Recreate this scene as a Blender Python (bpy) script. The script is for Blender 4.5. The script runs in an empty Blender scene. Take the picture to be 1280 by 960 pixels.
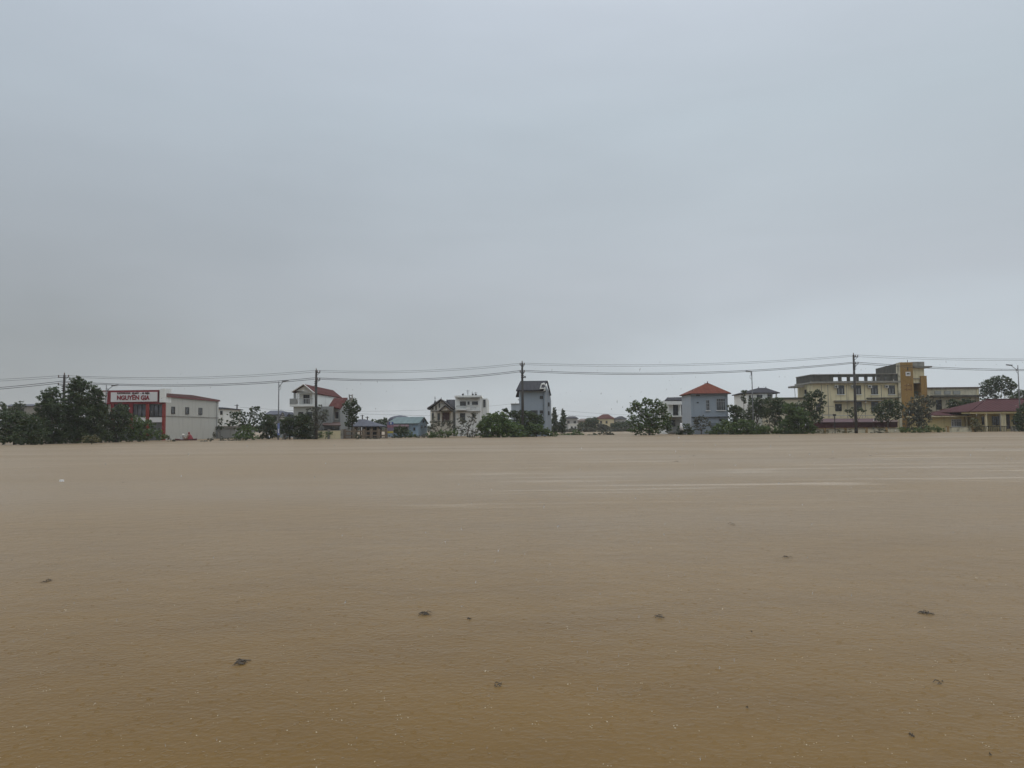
import bpy, bmesh, math, random
import numpy as np
from mathutils import Vector, Matrix
R = math.radians
random.seed(7); RNG = np.random.default_rng(11)
S = bpy.context.scene
COL = S.collection

# ------------------------------------------------------------------ camera
F = 924.0; CAMH = 1.3; ROLL = 0.01; PITCH = math.atan(55/F)
cr, sr = math.cos(ROLL), math.sin(ROLL)
r0 = Vector((1,0,0)); f0 = Vector((0,math.cos(PITCH),math.sin(PITCH))); u0 = Vector((0,-math.sin(PITCH),math.cos(PITCH)))
RT = r0*cr - u0*sr; UP = r0*sr + u0*cr
cam = bpy.data.cameras.new('camera'); camo = bpy.data.objects.new('camera', cam); COL.objects.link(camo)
m = Matrix.Identity(4)
for i in range(3):
    m[i][0] = RT[i]; m[i][1] = UP[i]; m[i][2] = -f0[i]
m[2][3] = CAMH
camo.matrix_world = m
cam.sensor_width = 36; cam.lens = F/1280*36; cam.clip_start = .05; cam.clip_end = 6000
S.camera = camo

# ------------------------------------------------------------------ world: overcast rain sky
W = bpy.data.worlds.new('World'); S.world = W; W.use_nodes = True
nt = W.node_tree; nt.nodes.clear()
def N(t, **k):
    n = nt.nodes.new(t)
    for a, b in k.items(): setattr(n, a, b)
    return n
def L(a, b): nt.links.new(a, b)
def M(op, a, b=None, c=None, clamp=False):
    n = N('ShaderNodeMath', operation=op); n.use_clamp = clamp
    for i, v in enumerate((a, b, c)):
        if v is None: continue
        if isinstance(v, (int, float)): n.inputs[i].default_value = v
        else: L(v, n.inputs[i])
    return n.outputs[0]
def MIX(f, a, b, bt='MIX'):
    n = N('ShaderNodeMix', data_type='RGBA', blend_type=bt)
    for i, v in ((0, f), (6, a), (7, b)):
        if isinstance(v, (int, float)): n.inputs[i].default_value = v
        elif isinstance(v, tuple): n.inputs[i].default_value = (*v, 1)
        else: L(v, n.inputs[i])
    return n.outputs[2]
def srgb(r, g, b):
    f = lambda c: ((c/255+.055)/1.055)**2.4 if c > 10 else c/255/12.92
    return (f(r), f(g), f(b))
SUN_EL, SUN_AZ = 58, 20
sky = N('ShaderNodeTexSky', sky_type='NISHITA'); sky.sun_disc = False
sky.sun_elevation = R(SUN_EL); sky.sun_rotation = R(SUN_AZ)
tc = N('ShaderNodeTexCoord'); sp = N('ShaderNodeSeparateXYZ'); L(tc.outputs['Generated'], sp.inputs[0])
x, y, z = sp.outputs
def ramp(fac, stops):
    n = N('ShaderNodeValToRGB'); L(fac, n.inputs[0]); cr_ = n.color_ramp
    cr_.interpolation = 'LINEAR'
    for i, (p, c) in enumerate(stops):
        e = cr_.elements[i] if i < 2 else cr_.elements.new(p)
        e.position = p; e.color = (*c, 1)
    return n.outputs[0]
mp = N('ShaderNodeMapping'); mp.inputs['Scale'].default_value = (1.0, 1.0, 3.2); L(tc.outputs['Generated'], mp.inputs[0])
ns = N('ShaderNodeTexNoise'); ns.inputs['Scale'].default_value = 2.2; ns.inputs['Detail'].default_value = 4; ns.inputs['Roughness'].default_value = .45
L(mp.outputs[0], ns.inputs[0])
nz = M('SUBTRACT', ns.outputs['Fac'], .5)
left = ramp(z, [(0, srgb(152,157,160)), (.11, srgb(154,159,162)), (.186, srgb(162,168,173)), (.276, srgb(169,177,184)), (.384, srgb(177,187,196)), (.5, srgb(190,200,211)), (.8, srgb(238,242,248)), (1, srgb(255,255,255))])
right = ramp(z, [(0, srgb(184,193,200)), (.11, srgb(186,194,201)), (.186, srgb(187,194,201)), (.276, srgb(184,193,200)), (.384, srgb(187,198,206)), (.5, srgb(199,208,218)), (.8, srgb(238,242,248)), (1, srgb(255,255,255))])
hx = M('ADD', M('MULTIPLY', x, 1.1), .62)
hx = M('ADD', hx, M('MULTIPLY', nz, .5), clamp=True)
c0 = MIX(hx, left, right)
# brighter break under a slanting cloud edge, to the right
edge = M('ADD', M('SUBTRACT', M('ADD', M('MULTIPLY', x, .17), .095), z), M('MULTIPLY', nz, .12))
mr = N('ShaderNodeMapRange', interpolation_type='SMOOTHSTEP'); L(edge, mr.inputs[0]); mr.inputs[1].default_value = -.02; mr.inputs[2].default_value = .045
c1 = MIX(M('MULTIPLY', mr.outputs[0], .5), c0, srgb(198,207,214))
zen = N('ShaderNodeMapRange', interpolation_type='SMOOTHSTEP'); L(z, zen.inputs[0]); zen.inputs[1].default_value = .5; zen.inputs[2].default_value = .95; zen.inputs[3].default_value = 1; zen.inputs[4].default_value = 2.0
mp2 = N('ShaderNodeMapping'); mp2.inputs['Scale'].default_value = (1.2, 1.0, 9.0); mp2.inputs['Rotation'].default_value = (0, R(-9), 0); L(tc.outputs['Generated'], mp2.inputs[0])
ns2 = N('ShaderNodeTexNoise'); ns2.inputs['Scale'].default_value = 3.4; ns2.inputs['Detail'].default_value = 5; ns2.inputs['Distortion'].default_value = .4; L(mp2.outputs[0], ns2.inputs[0])
lay = M('MULTIPLY', M('SUBTRACT', ns2.outputs['Fac'], .5), .05)
mot = M('MULTIPLY', M('ADD', M('ADD', M('MULTIPLY', nz, .2), lay), 1.0), zen.outputs[0])
cm = N('ShaderNodeVectorMath', operation='SCALE'); L(c1, cm.inputs[0]); L(M('MULTIPLY', mot, 10.0), cm.inputs['Scale'])
c2 = MIX(.95, sky.outputs[0], cm.outputs[0])
bg = N('ShaderNodeBackground'); bg.inputs[1].default_value = .1; L(c2, bg.inputs[0])
wo = N('ShaderNodeOutputWorld'); L(bg.outputs[0], wo.inputs[0])

# ------------------------------------------------------------------ sun behind cloud, exposure
sl = bpy.data.lights.new('sun', 'SUN'); sl.energy = .5; sl.angle = R(25); sl.color = (1, .97, .93)
so = bpy.data.objects.new('sun', sl); COL.objects.link(so)
so.rotation_euler = (R(90-SUN_EL), 0, R(180-SUN_AZ) + math.pi*0)
S.view_settings.view_transform = 'Standard'; S.view_settings.look = 'None'
S.view_settings.exposure = 0; S.view_settings.gamma = 1; S.view_settings.use_curve_mapping = False
S.render.engine = 'CYCLES'
S.cycles.max_bounces = 6; S.cycles.volume_bounces = 1; S.cycles.transparent_max_bounces = 8
S.cycles.use_denoising = True

# ------------------------------------------------------------------ pixel rays (photo pixels, 1280 x 960)
def ray(px, py): return RT*(px-640) - UP*(py-480) + f0*F
def atY(px, py, Y):
    d = ray(px, py); t = Y/d.y; return Vector((d.x*t, Y, CAMH+d.z*t))
def atX(px, py, X):
    d = ray(px, py); t = X/d.x; return Vector((X, d.y*t, CAMH+d.z*t))
def water(px, py):
    d = ray(px, py); t = -CAMH/d.z; return Vector((d.x*t, d.y*t, 0))

# ------------------------------------------------------------------ materials
MATS = {}
def newmat(name):
    global nt
    mt = bpy.data.materials.new(name); mt.use_nodes = True; nt = mt.node_tree; nt.nodes.clear()
    return mt
def noise(scale, detail=3, vec=None, rough=.5):
    n = N('ShaderNodeTexNoise'); n.inputs['Scale'].default_value = scale; n.inputs['Detail'].default_value = detail; n.inputs['Roughness'].default_value = rough
    if vec is not None: L(vec, n.inputs[0])
    return n.outputs['Fac']
def objvec(scale=(1,1,1)):
    t = N('ShaderNodeTexCoord'); mp_ = N('ShaderNodeMapping'); mp_.inputs['Scale'].default_value = scale
    L(t.outputs['Object'], mp_.inputs[0]); return mp_.outputs[0]
def maprange(v, a, b, c=0, d=1, smooth=True):
    n = N('ShaderNodeMapRange'); n.interpolation_type = 'SMOOTHSTEP' if smooth else 'LINEAR'
    L(v, n.inputs[0]); n.inputs[1].default_value = a; n.inputs[2].default_value = b; n.inputs[3].default_value = c; n.inputs[4].default_value = d
    return n.outputs[0]
def finish(mt, col, rough=.8, bump=None, bstr=.3, bdist=.02, metal=0, spec=.4):
    b = N('ShaderNodeBsdfPrincipled')
    if isinstance(col, tuple): b.inputs['Base Color'].default_value = (*col, 1)
    else: L(col, b.inputs['Base Color'])
    if isinstance(rough, (int, float)): b.inputs['Roughness'].default_value = rough
    else: L(rough, b.inputs['Roughness'])
    b.inputs['Metallic'].default_value = metal; b.inputs['Specular IOR Level'].default_value = spec
    if bump is not None:
        bm_ = N('ShaderNodeBump'); bm_.inputs['Strength'].default_value = bstr; bm_.inputs['Distance'].default_value = bdist
        L(bump, bm_.inputs['Height']); L(bm_.outputs[0], b.inputs['Normal'])
    o = N('ShaderNodeOutputMaterial'); L(b.outputs[0], o.inputs[0]); return b
def wallmat(name, col, stain=.35, dirt=(.09,.085,.075), blot=.0):
    if name in MATS: return MATS[name]
    mt = newmat(name)
    v = objvec((1.6, 1.6, .22)); v2 = objvec((1,1,1))
    st = maprange(noise(1.4, 5, v), .5, .78)          # long rain streaks
    bl = maprange(noise(.9, 6, v2, .65), .52, .72)    # mildew blotches
    fine = noise(9, 4, v2)
    c = MIX(M('MULTIPLY', st, stain), col, dirt)
    if blot: c = MIX(M('MULTIPLY', bl, blot), c, dirt)
    c = MIX(M('MULTIPLY', maprange(fine, .3, .75), .16), c, tuple(q*.72 for q in col))
    finish(mt, c, .85, fine, .25, .01); MATS[name] = mt; return mt
def roofmat(name, col, pitch=.33, axis='X', dark=.5):
    if name in MATS: return MATS[name]
    mt = newmat(name)
    v = objvec()
    w = N('ShaderNodeTexWave'); w.bands_direction = axis; w.inputs['Scale'].default_value = .314/pitch*.5; w.inputs['Distortion'].default_value = .2
    L(v, w.inputs[0])
    w2 = N('ShaderNodeTexWave'); w2.bands_direction = 'Y' if axis == 'X' else 'X'; w2.inputs['Scale'].default_value = .6; w2.inputs['Distortion'].default_value = .3; L(v, w2.inputs[0])
    n1 = noise(.8, 6, v, .6); n2 = noise(7, 3, v)
    c = MIX(M('MULTIPLY', maprange(n1, .42, .75), dark), col, tuple(q*.42 for q in col))
    c = MIX(M('MULTIPLY', maprange(n2, .4, .8), .3), c, tuple(min(1,q*1.35) for q in col))
    c = MIX(M('MULTIPLY', M('MULTIPLY', w.outputs['Fac'], .25), 1.0), c, tuple(q*.6 for q in col))
    finish(mt, c, .85, M('ADD', w.outputs['Fac'], M('MULTIPLY', w2.outputs['Fac'], .5)), .5, .05, 0, .15); MATS[name] = mt; return mt
def plain(name, col, rough=.6, metal=0, var=.3, scale=6):
    if name in MATS: return MATS[name]
    mt = newmat(name); v = objvec()
    n = noise(scale, 4, v)
    c = MIX(M('MULTIPLY', maprange(n, .35, .75), var), col, tuple(q*.55 for q in col))
    finish(mt, c, rough, n, .15, .01, metal); MATS[name] = mt; return mt
def glassmat(name='window_glass', col=(.022,.026,.028)):
    if name in MATS: return MATS[name]
    mt = newmat(name); v = objvec((.9,.9,.5))
    n = noise(1.2, 2, v)
    c = MIX(maprange(n, .45, .7), col, tuple(q*2.6 for q in col))
    finish(mt, c, .12, n, .05, .02, 0, .5); MATS[name] = mt; return mt
def leafmat(name, col, col2, var=.45):
    if name in MATS: return MATS[name]
    mt = newmat(name)
    g = N('ShaderNodeNewGeometry'); v = objvec(); n = noise(.7, 3, v)
    c = MIX(maprange(n, .35, .68), col, col2)
    c = MIX(M('MULTIPLY', g.outputs['Random Per Island'], var), c, tuple(q*.4 for q in col))
    p = N('ShaderNodeBsdfPrincipled'); L(c, p.inputs['Base Color']); p.inputs['Roughness'].default_value = .5; p.inputs['Specular IOR Level'].default_value = .3
    t = N('ShaderNodeBsdfTranslucent'); L(c, t.inputs[0])
    mx = N('ShaderNodeMixShader'); mx.inputs[0].default_value = .22; L(p.outputs[0], mx.inputs[1]); L(t.outputs[0], mx.inputs[2])
    o = N('ShaderNodeOutputMaterial'); L(mx.outputs[0], o.inputs[0]); MATS[name] = mt; return mt

WHITE = wallmat('white_render', (.72,.73,.70), .25)
PALE = wallmat('pale_grey_render', (.46,.46,.42), .3)
GREYW = wallmat('grey_render', (.27,.28,.27), .35)
BLUEGREY = wallmat('blue_grey_render', (.27,.315,.36), .2)
BLUEGREY2 = wallmat('light_blue_grey_render', (.36,.40,.44), .22)
SKYBLUE = wallmat('sky_blue_render', (.26,.36,.46), .25)
CREAM = wallmat('cream_render', (.64,.57,.37), .5, (.12,.105,.075), .35)
CREAM2 = wallmat('weathered_cream_render', (.54,.50,.37), .75, (.08,.075,.06), .7)
YELLOW = wallmat('yellow_render', (.50,.42,.21), .35)
OCHRE = wallmat('ochre_render', (.27,.165,.050), .6, (.12,.07,.03), .4)
MILDEW = wallmat('mildewed_concrete', (.080,.079,.066), .9, (.022,.024,.020), .95)
CONC = wallmat('stained_concrete', (.25,.24,.21), .6, (.05,.05,.045), .5)
BROWNW = wallmat('brown_fence_render', (.16,.125,.09), .4)
MAROON = plain('maroon_sheet_metal', (.065,.012,.02), .55)
REDP = plain('red_cladding', (.17,.010,.017), .5)
REDT = roofmat('red_roof_tile', (.072,.019,.016), .35)
ORANGET = roofmat('orange_roof_tile', (.125,.034,.020), .35)
MAROONT = roofmat('maroon_roof_tile', (.060,.019,.022), .35)
PINKT = roofmat('faded_pink_sheet_roof', (.105,.07,.078), .4)
SLATE = roofmat('slate_roof', (.028,.029,.036), .3)
SLATEB = roofmat('blue_grey_sheet_roof', (.09,.097,.12), .4)
TEAL = roofmat('teal_sheet_roof', (.12,.165,.17), .5)
BLACKP = plain('black_cladding_and_shade', (.02,.02,.022), .5)
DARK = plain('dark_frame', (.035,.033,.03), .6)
DWOOD = plain('dark_red_wood', (.07,.02,.018), .5)
METAL = plain('galvanised_steel', (.30,.31,.32), .45, .5)
POLEC = plain('weathered_pole_concrete', (.05,.047,.044), .8)
LAMPG = plain('lamp_grey_paint', (.16,.165,.17), .5)
CERAM = plain('insulator_ceramic', (.12,.07,.05), .3)
WIREM = plain('wire_black', (.03,.03,.032), .6)
BARK = plain('bark', (.075,.06,.045), .9, 0, .5, 12)
BARKW = plain('pale_bark', (.42,.42,.39), .9, 0, .3, 12)
SIGNW = plain('sign_white', (.62,.62,.62), .5, 0, .08)
SIGNR = plain('sign_red', (.22,.010,.02), .45)
GLASS = glassmat()
GLASSG = glassmat('showroom_glass', (.035,.037,.045))
L_DARK = leafmat('dark_leaves', (.046,.074,.027), (.062,.094,.032))
L_MID = leafmat('mid_green_leaves', (.070,.120,.030), (.098,.150,.038))
L_GREEN = leafmat('fresh_green_leaves', (.082,.142,.034), (.115,.170,.042))
L_GREY = leafmat('grey_green_leaves', (.085,.095,.065), (.11,.115,.075))
L_YEL = leafmat('yellow_green_leaves', (.12,.12,.045), (.15,.13,.055))

# ------------------------------------------------------------------ mesh helpers
class MB:
    def __init__(s): s.v = []; s.f = []
    def add(s, vs, fs):
        n = len(s.v); s.v += [tuple(q) for q in vs]; s.f += [tuple(i+n for i in f) for f in fs]; return s
    def box(s, x0, x1, y0, y1, z0, z1):
        if x0 > x1: x0, x1 = x1, x0
        if z0 > z1: z0, z1 = z1, z0
        v = [(x0,y0,z0),(x1,y0,z0),(x1,y1,z0),(x0,y1,z0),(x0,y0,z1),(x1,y0,z1),(x1,y1,z1),(x0,y1,z1)]
        return s.add(v, [(0,3,2,1),(4,5,6,7),(0,1,5,4),(1,2,6,5),(2,3,7,6),(3,0,4,7)])
    def prismY(s, poly, y0, y1):      # poly of (x, z), clockwise or not
        n = len(poly)
        v = [(p[0], y0, p[1]) for p in poly] + [(p[0], y1, p[1]) for p in poly]
        return s.add(v, [tuple(range(n)), tuple(range(2*n-1, n-1, -1))] + [(i, i+n, (i+1) % n + n, (i+1) % n) for i in range(n)])
    def prismX(s, poly, x0, x1):      # poly of (y, z)
        n = len(poly)
        v = [(x0, p[0], p[1]) for p in poly] + [(x1, p[0], p[1]) for p in poly]
        return s.add(v, [tuple(range(n)), tuple(range(2*n-1, n-1, -1))] + [(i, i+n, (i+1) % n + n, (i+1) % n) for i in range(n)])
    def slab(s, quad, t=.12):         # a face given thickness downward
        v = [Vector(q) for q in quad]; n = len(v)
        lo = [q - Vector((0,0,t)) for q in v]
        return s.add(v+lo, [tuple(range(n)), tuple(range(2*n-1, n-1, -1))] + [(i, i+n, (i+1) % n + n, (i+1) % n) for i in range(n)])
    def tube(s, pts, rad, n=8, cap=True):
        pts = [Vector(p) for p in pts]
        if isinstance(rad, (int, float)): rad = [rad]*len(pts)
        rings = []
        for i, p in enumerate(pts):
            d = (pts[min(i+1, len(pts)-1)] - pts[max(i-1, 0)]).normalized()
            a = d.cross(Vector((0,1,0))) if abs(d.y) < .9 else d.cross(Vector((1,0,0)))
            a.normalize(); b = d.cross(a)
            rings.append([p + (a*math.cos(2*math.pi*k/n) + b*math.sin(2*math.pi*k/n))*rad[i] for k in range(n)])
        fs = []
        for i in range(len(pts)-1):
            for k in range(n): fs.append((i*n+k, i*n+(k+1) % n, (i+1)*n+(k+1) % n, (i+1)*n+k))
        if cap: fs += [tuple(range(n)), tuple(range(len(pts)*n-1, (len(pts)-1)*n-1, -1))]
        return s.add([q for r_ in rings for q in r_], fs)
    def lathe(s, c, prof, n=12):      # prof of (r, z)
        c = Vector(c)
        v = [c + Vector((r_*math.cos(2*math.pi*k/n), r_*math.sin(2*math.pi*k/n), z_)) for r_, z_ in prof for k in range(n)]
        fs = [(i*n+k, i*n+(k+1) % n, (i+1)*n+(k+1) % n, (i+1)*n+k) for i in range(len(prof)-1) for k in range(n)]
        fs += [tuple(range(n)), tuple(range(len(prof)*n-1, (len(prof)-1)*n-1, -1))]
        return s.add(v, fs)
    def build(s, name, mat, parent=None, smooth=False, origin=None):
        """verts are in world space; they are stored relative to the thing's base"""
        o0 = Vector((0,0,0))
        if parent is not None:
            p = parent
            while p is not None: o0 += p.location; p = p.parent
        elif origin is not None: o0 = Vector(origin)
        me = bpy.data.meshes.new(name)
        me.from_pydata([(v[0]-o0.x, v[1]-o0.y, v[2]-o0.z) for v in s.v], [], s.f)
        bm = bmesh.new(); bm.from_mesh(me); bmesh.ops.recalc_face_normals(bm, faces=bm.faces); bm.to_mesh(me); bm.free()
        if smooth:
            for p in me.polygons: p.use_smooth = True
        me.materials.append(mat)
        o = bpy.data.objects.new(name, me); COL.objects.link(o)
        if parent is not None: o.parent = parent
        elif origin is not None: o.location = o0
        return o
def tag(o, label=None, cat=None, group=None, kind=None):
    for k, v in (('label', label), ('category', cat), ('group', group), ('kind', kind)):
        if v: o[k] = v
    return o
def thing(name, loc, label, cat, group=None):
    o = bpy.data.objects.new(name, None); COL.objects.link(o); o.location = loc; o.empty_display_size = .5
    return tag(o, label, cat, group)

class House:
    """a building; rectangles are measured in photo pixels on a vertical plane at depth Y"""
    def __init__(s, name, label, px, Y, cat='house', group=None):
        p = atY(px, 540, Y); s.Y = Y; s.r = thing(name, (p.x, Y, 0), label, cat, group)
    def rect(s, px0, px1, py0, py1, Y=None):
        Y = Y or s.Y; cy = (py0+py1)/2; cx = (px0+px1)/2
        return atY(px0, cy, Y).x, atY(px1, cy, Y).x, atY(cx, py1, Y).z, atY(cx, py0, Y).z
    def block(s, part, mat, px0, px1, py0, py1, depth, Y=None, dy=0, ground=False, parent=None):
        Y = Y or s.Y; x0, x1, z0, z1 = s.rect(px0, px1, py0, py1, Y)
        if ground: z0 = -1.0
        return MB().box(x0, x1, Y+dy, Y+dy+depth, z0, z1).build(part, mat, parent or s.r)
    def boxes(s, part, mat, rects, depth=.1, dy=-.1, Y=None, parent=None):
        Y = Y or s.Y; b = MB()
        for q in rects:
            x0, x1, z0, z1 = s.rect(*q, Y); b.box(x0, x1, Y+dy, Y+dy+depth, z0, z1)
        return b.build(part, mat, parent or s.r)
    def window(s, px0, px1, py0, py1, Y=None, cols=2, rows=1, fm=None, gm=None, name='window', sill=True, grille=0):
        Y = Y or s.Y; x0, x1, z0, z1 = s.rect(px0, px1, py0, py1, Y); fm = fm or DARK; t = .06
        b = MB()
        b.box(x0, x1, Y-.07, Y+.02, z0, z0+t).box(x0, x1, Y-.07, Y+.02, z1-t, z1)
        b.box(x0, x0+t, Y-.068, Y+.018, z0+t, z1-t).box(x1-t, x1, Y-.068, Y+.018, z0+t, z1-t)
        for i in range(1, cols):
            q = x0+(x1-x0)*i/cols; b.box(q-t/2, q+t/2, Y-.066, Y+.016, z0+t, z1-t)
        for i in range(1, rows+1):
            if rows > 1 or True:
                q = z1-(z1-z0)*(.28 if rows == 1 else i/(rows+1)); b.box(x0+t, x1-t, Y-.064, Y+.014, q-t/2, q+t/2)
        f = b.build(name, fm, s.r)
        MB().box(x0+.01, x1-.01, Y-.03, Y+.01, z0+.01, z1-.01).build('pane', gm or GLASS, f)
        if sill: MB().box(x0-.12, x1+.12, Y-.16, Y-.072, z0-.1, z0-.003).build('sill', WHITE, f)
        return f
    def side_window(s, X, px0, px1, py0, py1, sgn=1, fm=None):
        a = atX(px0, (py0+py1)/2, X); c = atX(px1, (py0+py1)/2, X)
        y0, y1 = sorted((a.y, c.y)); z0 = atX((px0+px1)/2, py1, X).z; z1 = atX((px0+px1)/2, py0, X).z
        t = .09; e = .07*sgn; b = MB()
        xs = sorted((X-.02*sgn, X+e))
        b.box(xs[0], xs[1], y0, y1, z0, z0+t).box(xs[0], xs[1], y0, y1, z1-t, z1).box(xs[0], xs[1], y0, y0+t*1.5, z0+t, z1-t).box(xs[0], xs[1], y1-t*1.5, y1, z0+t, z1-t)
        b.box(xs[0], xs[1], (y0+y1)/2-.05, (y0+y1)/2+.05, z0+t, z1-t)
        f = b.build('window', fm or DARK, s.r)
        xs = sorted((X-.01*sgn, X+.03*sgn)); MB().box(xs[0], xs[1], y0+.02, y1-.02, z0+.02, z1-.02).build('pane', GLASS, f)
        return f

def hip_roof(h, part, mat, x0, x1, y0, y1, ze, zr, ridge=(0,0), over=.5, t=.14):
    """hip roof between world extents; ridge = (x start, x end) world; gives eaves thickness"""
    x0 -= over; x1 += over; y0 -= over; y1 += over; ym = (y0+y1)/2
    a, b = ridge
    v = [(x0,y0,ze),(x1,y0,ze),(x1,y1,ze),(x0,y1,ze),(a,ym,zr),(b,ym,zr)]
    lo = [(q[0],q[1],q[2]-t) for q in v[:4]]
    mb = MB().add(v+lo, [(0,1,5,4),(1,2,5),(2,3,4,5),(3,0,4),(0,6,7,1),(1,7,8,2),(2,8,9,3),(3,9,6,0),(9,8,7,6)])
    return mb.build(part, mat, h.r)

# ------------------------------------------------------------------ water
def make_water():
    mt = newmat('flood_water')
    tcn = N('ShaderNodeTexCoord'); P = tcn.outputs['Object']
    spn = N('ShaderNodeSeparateXYZ'); L(P, spn.inputs[0]); X, Yv, _ = spn.outputs
    def vec(sx, sy, rot=0):
        q = N('ShaderNodeMapping'); q.inputs['Scale'].default_value = (sx, sy, 1); q.inputs['Rotation'].default_value = (0,0,rot); L(P, q.inputs[0]); return q.outputs[0]
    big = noise(.22, 3, vec(.5, 1)); mid = noise(1.3, 4, vec(.6, 1.2))
    c = MIX(maprange(big, .3, .7), (.124,.070,.013), (.146,.085,.020))
    c = MIX(M('MULTIPLY', maprange(mid, .35, .7), .35), c, (.098,.056,.014))
    # long thin foam lines drifting across the middle distance
    fv = vec(.034, .62, .03); fn = noise(1.0, 5, fv, .55)
    ridge = M('SUBTRACT', 1.0, M('MULTIPLY', M('ABSOLUTE', M('SUBTRACT', fn, .5)), 34.0), clamp=True)
    brk = maprange(noise(1.0, 4, vec(.16, .5)), .42, .58)
    zone = M('MULTIPLY', maprange(Yv, 11, 14), maprange(Yv, 60, 35))
    zone = M('MULTIPLY', zone, maprange(X, -8, 4))
    fine = maprange(noise(14, 3, vec(1, 2)), .35, .6, .35, 1)
    foam = M('MULTIPLY', M('MULTIPLY', M('MULTIPLY', ridge, brk), zone), fine)
    c = MIX(M('MULTIPLY', foam, .75), c, (.46,.40,.32))
    # darker ripple lanes far out
    lane = maprange(noise(1.0, 3, vec(.006, .16, .01)), .52, .62)
    lane = M('MULTIPLY', lane, maprange(Yv, 22, 36))
    # bump: wind chop, fine rain-roughened skin, rain rings
    chop = noise(3.4, 4, vec(.9, 1.15, .5), .62)
    skin = noise(26, 3, vec(.8, 1.3))
    vo = N('ShaderNodeTexVoronoi'); vo.inputs['Scale'].default_value = 13; L(P, vo.inputs['Vector'])
    d = vo.outputs['Distance']
    ph = N('ShaderNodeSeparateColor'); L(vo.outputs['Color'], ph.inputs[0])
    rr = M('MULTIPLY', ph.outputs[0], .45)
    ring = M('SUBTRACT', 1.0, M('MULTIPLY', M('ABSOLUTE', M('SUBTRACT', d, rr)), 9.0), clamp=True)
    ring = M('MULTIPLY', ring, M('GREATER_THAN', ph.outputs[1], .62))
    vo2 = N('ShaderNodeTexVoronoi'); vo2.inputs['Scale'].default_value = 24; L(vec(1,1,.5), vo2.inputs['Vector'])
    ph2 = N('ShaderNodeSeparateColor'); L(vo2.outputs['Color'], ph2.inputs[0])
    pit = M('MULTIPLY', M('SUBTRACT', 1.0, M('MULTIPLY', vo2.outputs['Distance'], 5.0), clamp=True), M('GREATER_THAN', ph2.outputs[0], .8))
    hgt = M('ADD', M('ADD', M('MULTIPLY', chop, .6), M('MULTIPLY', skin, .22)), M('ADD', M('MULTIPLY', ring, .07), M('MULTIPLY', pit, .22)))
    b = N('ShaderNodeBsdfPrincipled'); L(c, b.inputs['Base Color'])
    b.inputs['IOR'].default_value = 1.33; b.inputs['Specular IOR Level'].default_value = .22
    b.inputs['Sheen Weight'].default_value = .76; b.inputs['Sheen Roughness'].default_value = .24; b.inputs['Sheen Tint'].default_value = (1,.83,.66,1)
    L(M('ADD', M('MULTIPLY', maprange(noise(1, 3, vec(.05,.11,.3)), .35, .65), .16), M('ADD', .30, M('MULTIPLY', lane, .16))), b.inputs['Roughness'])
    bm_ = N('ShaderNodeBump'); bm_.inputs['Strength'].default_value = .55; bm_.inputs['Distance'].default_value = .04
    L(hgt, bm_.inputs['Height']); L(bm_.outputs[0], b.inputs['Normal'])
    o = N('ShaderNodeOutputMaterial'); L(b.outputs[0], o.inputs[0])
    w = MB().add([(-1100,-40,0),(1100,-40,0),(1100,1200,0),(-1100,1200,0)], [(0,1,2,3)]).build('flood_water', mt)
    tag(w, kind='structure')
make_water()
g = MB().add([(-1100,-40,-1.9),(1100,-40,-1.9),(1100,1200,-1.9),(-1100,1200,-1.9)], [(0,1,2,3)]).build('ground', plain('mud', (.16,.11,.06), .9))
tag(g, kind='structure')

# ------------------------------------------------------------------ haze (rain mist)
hz = newmat('rain_haze'); pv = N('ShaderNodeVolumePrincipled')
pv.inputs['Color'].default_value = (.93,.95,.97,1); pv.inputs['Density'].default_value = .0003; pv.inputs['Anisotropy'].default_value = .2
o_ = N('ShaderNodeOutputMaterial'); L(pv.outputs[0], o_.inputs['Volume'])
h_ = MB().box(-1104, 1104, -44, 1204, -3, 32).build('haze', hz); tag(h_, kind='stuff')

# ================================================================== BUILDINGS
def cornerX(px, py, Y): return atY(px, py, Y).x

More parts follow.
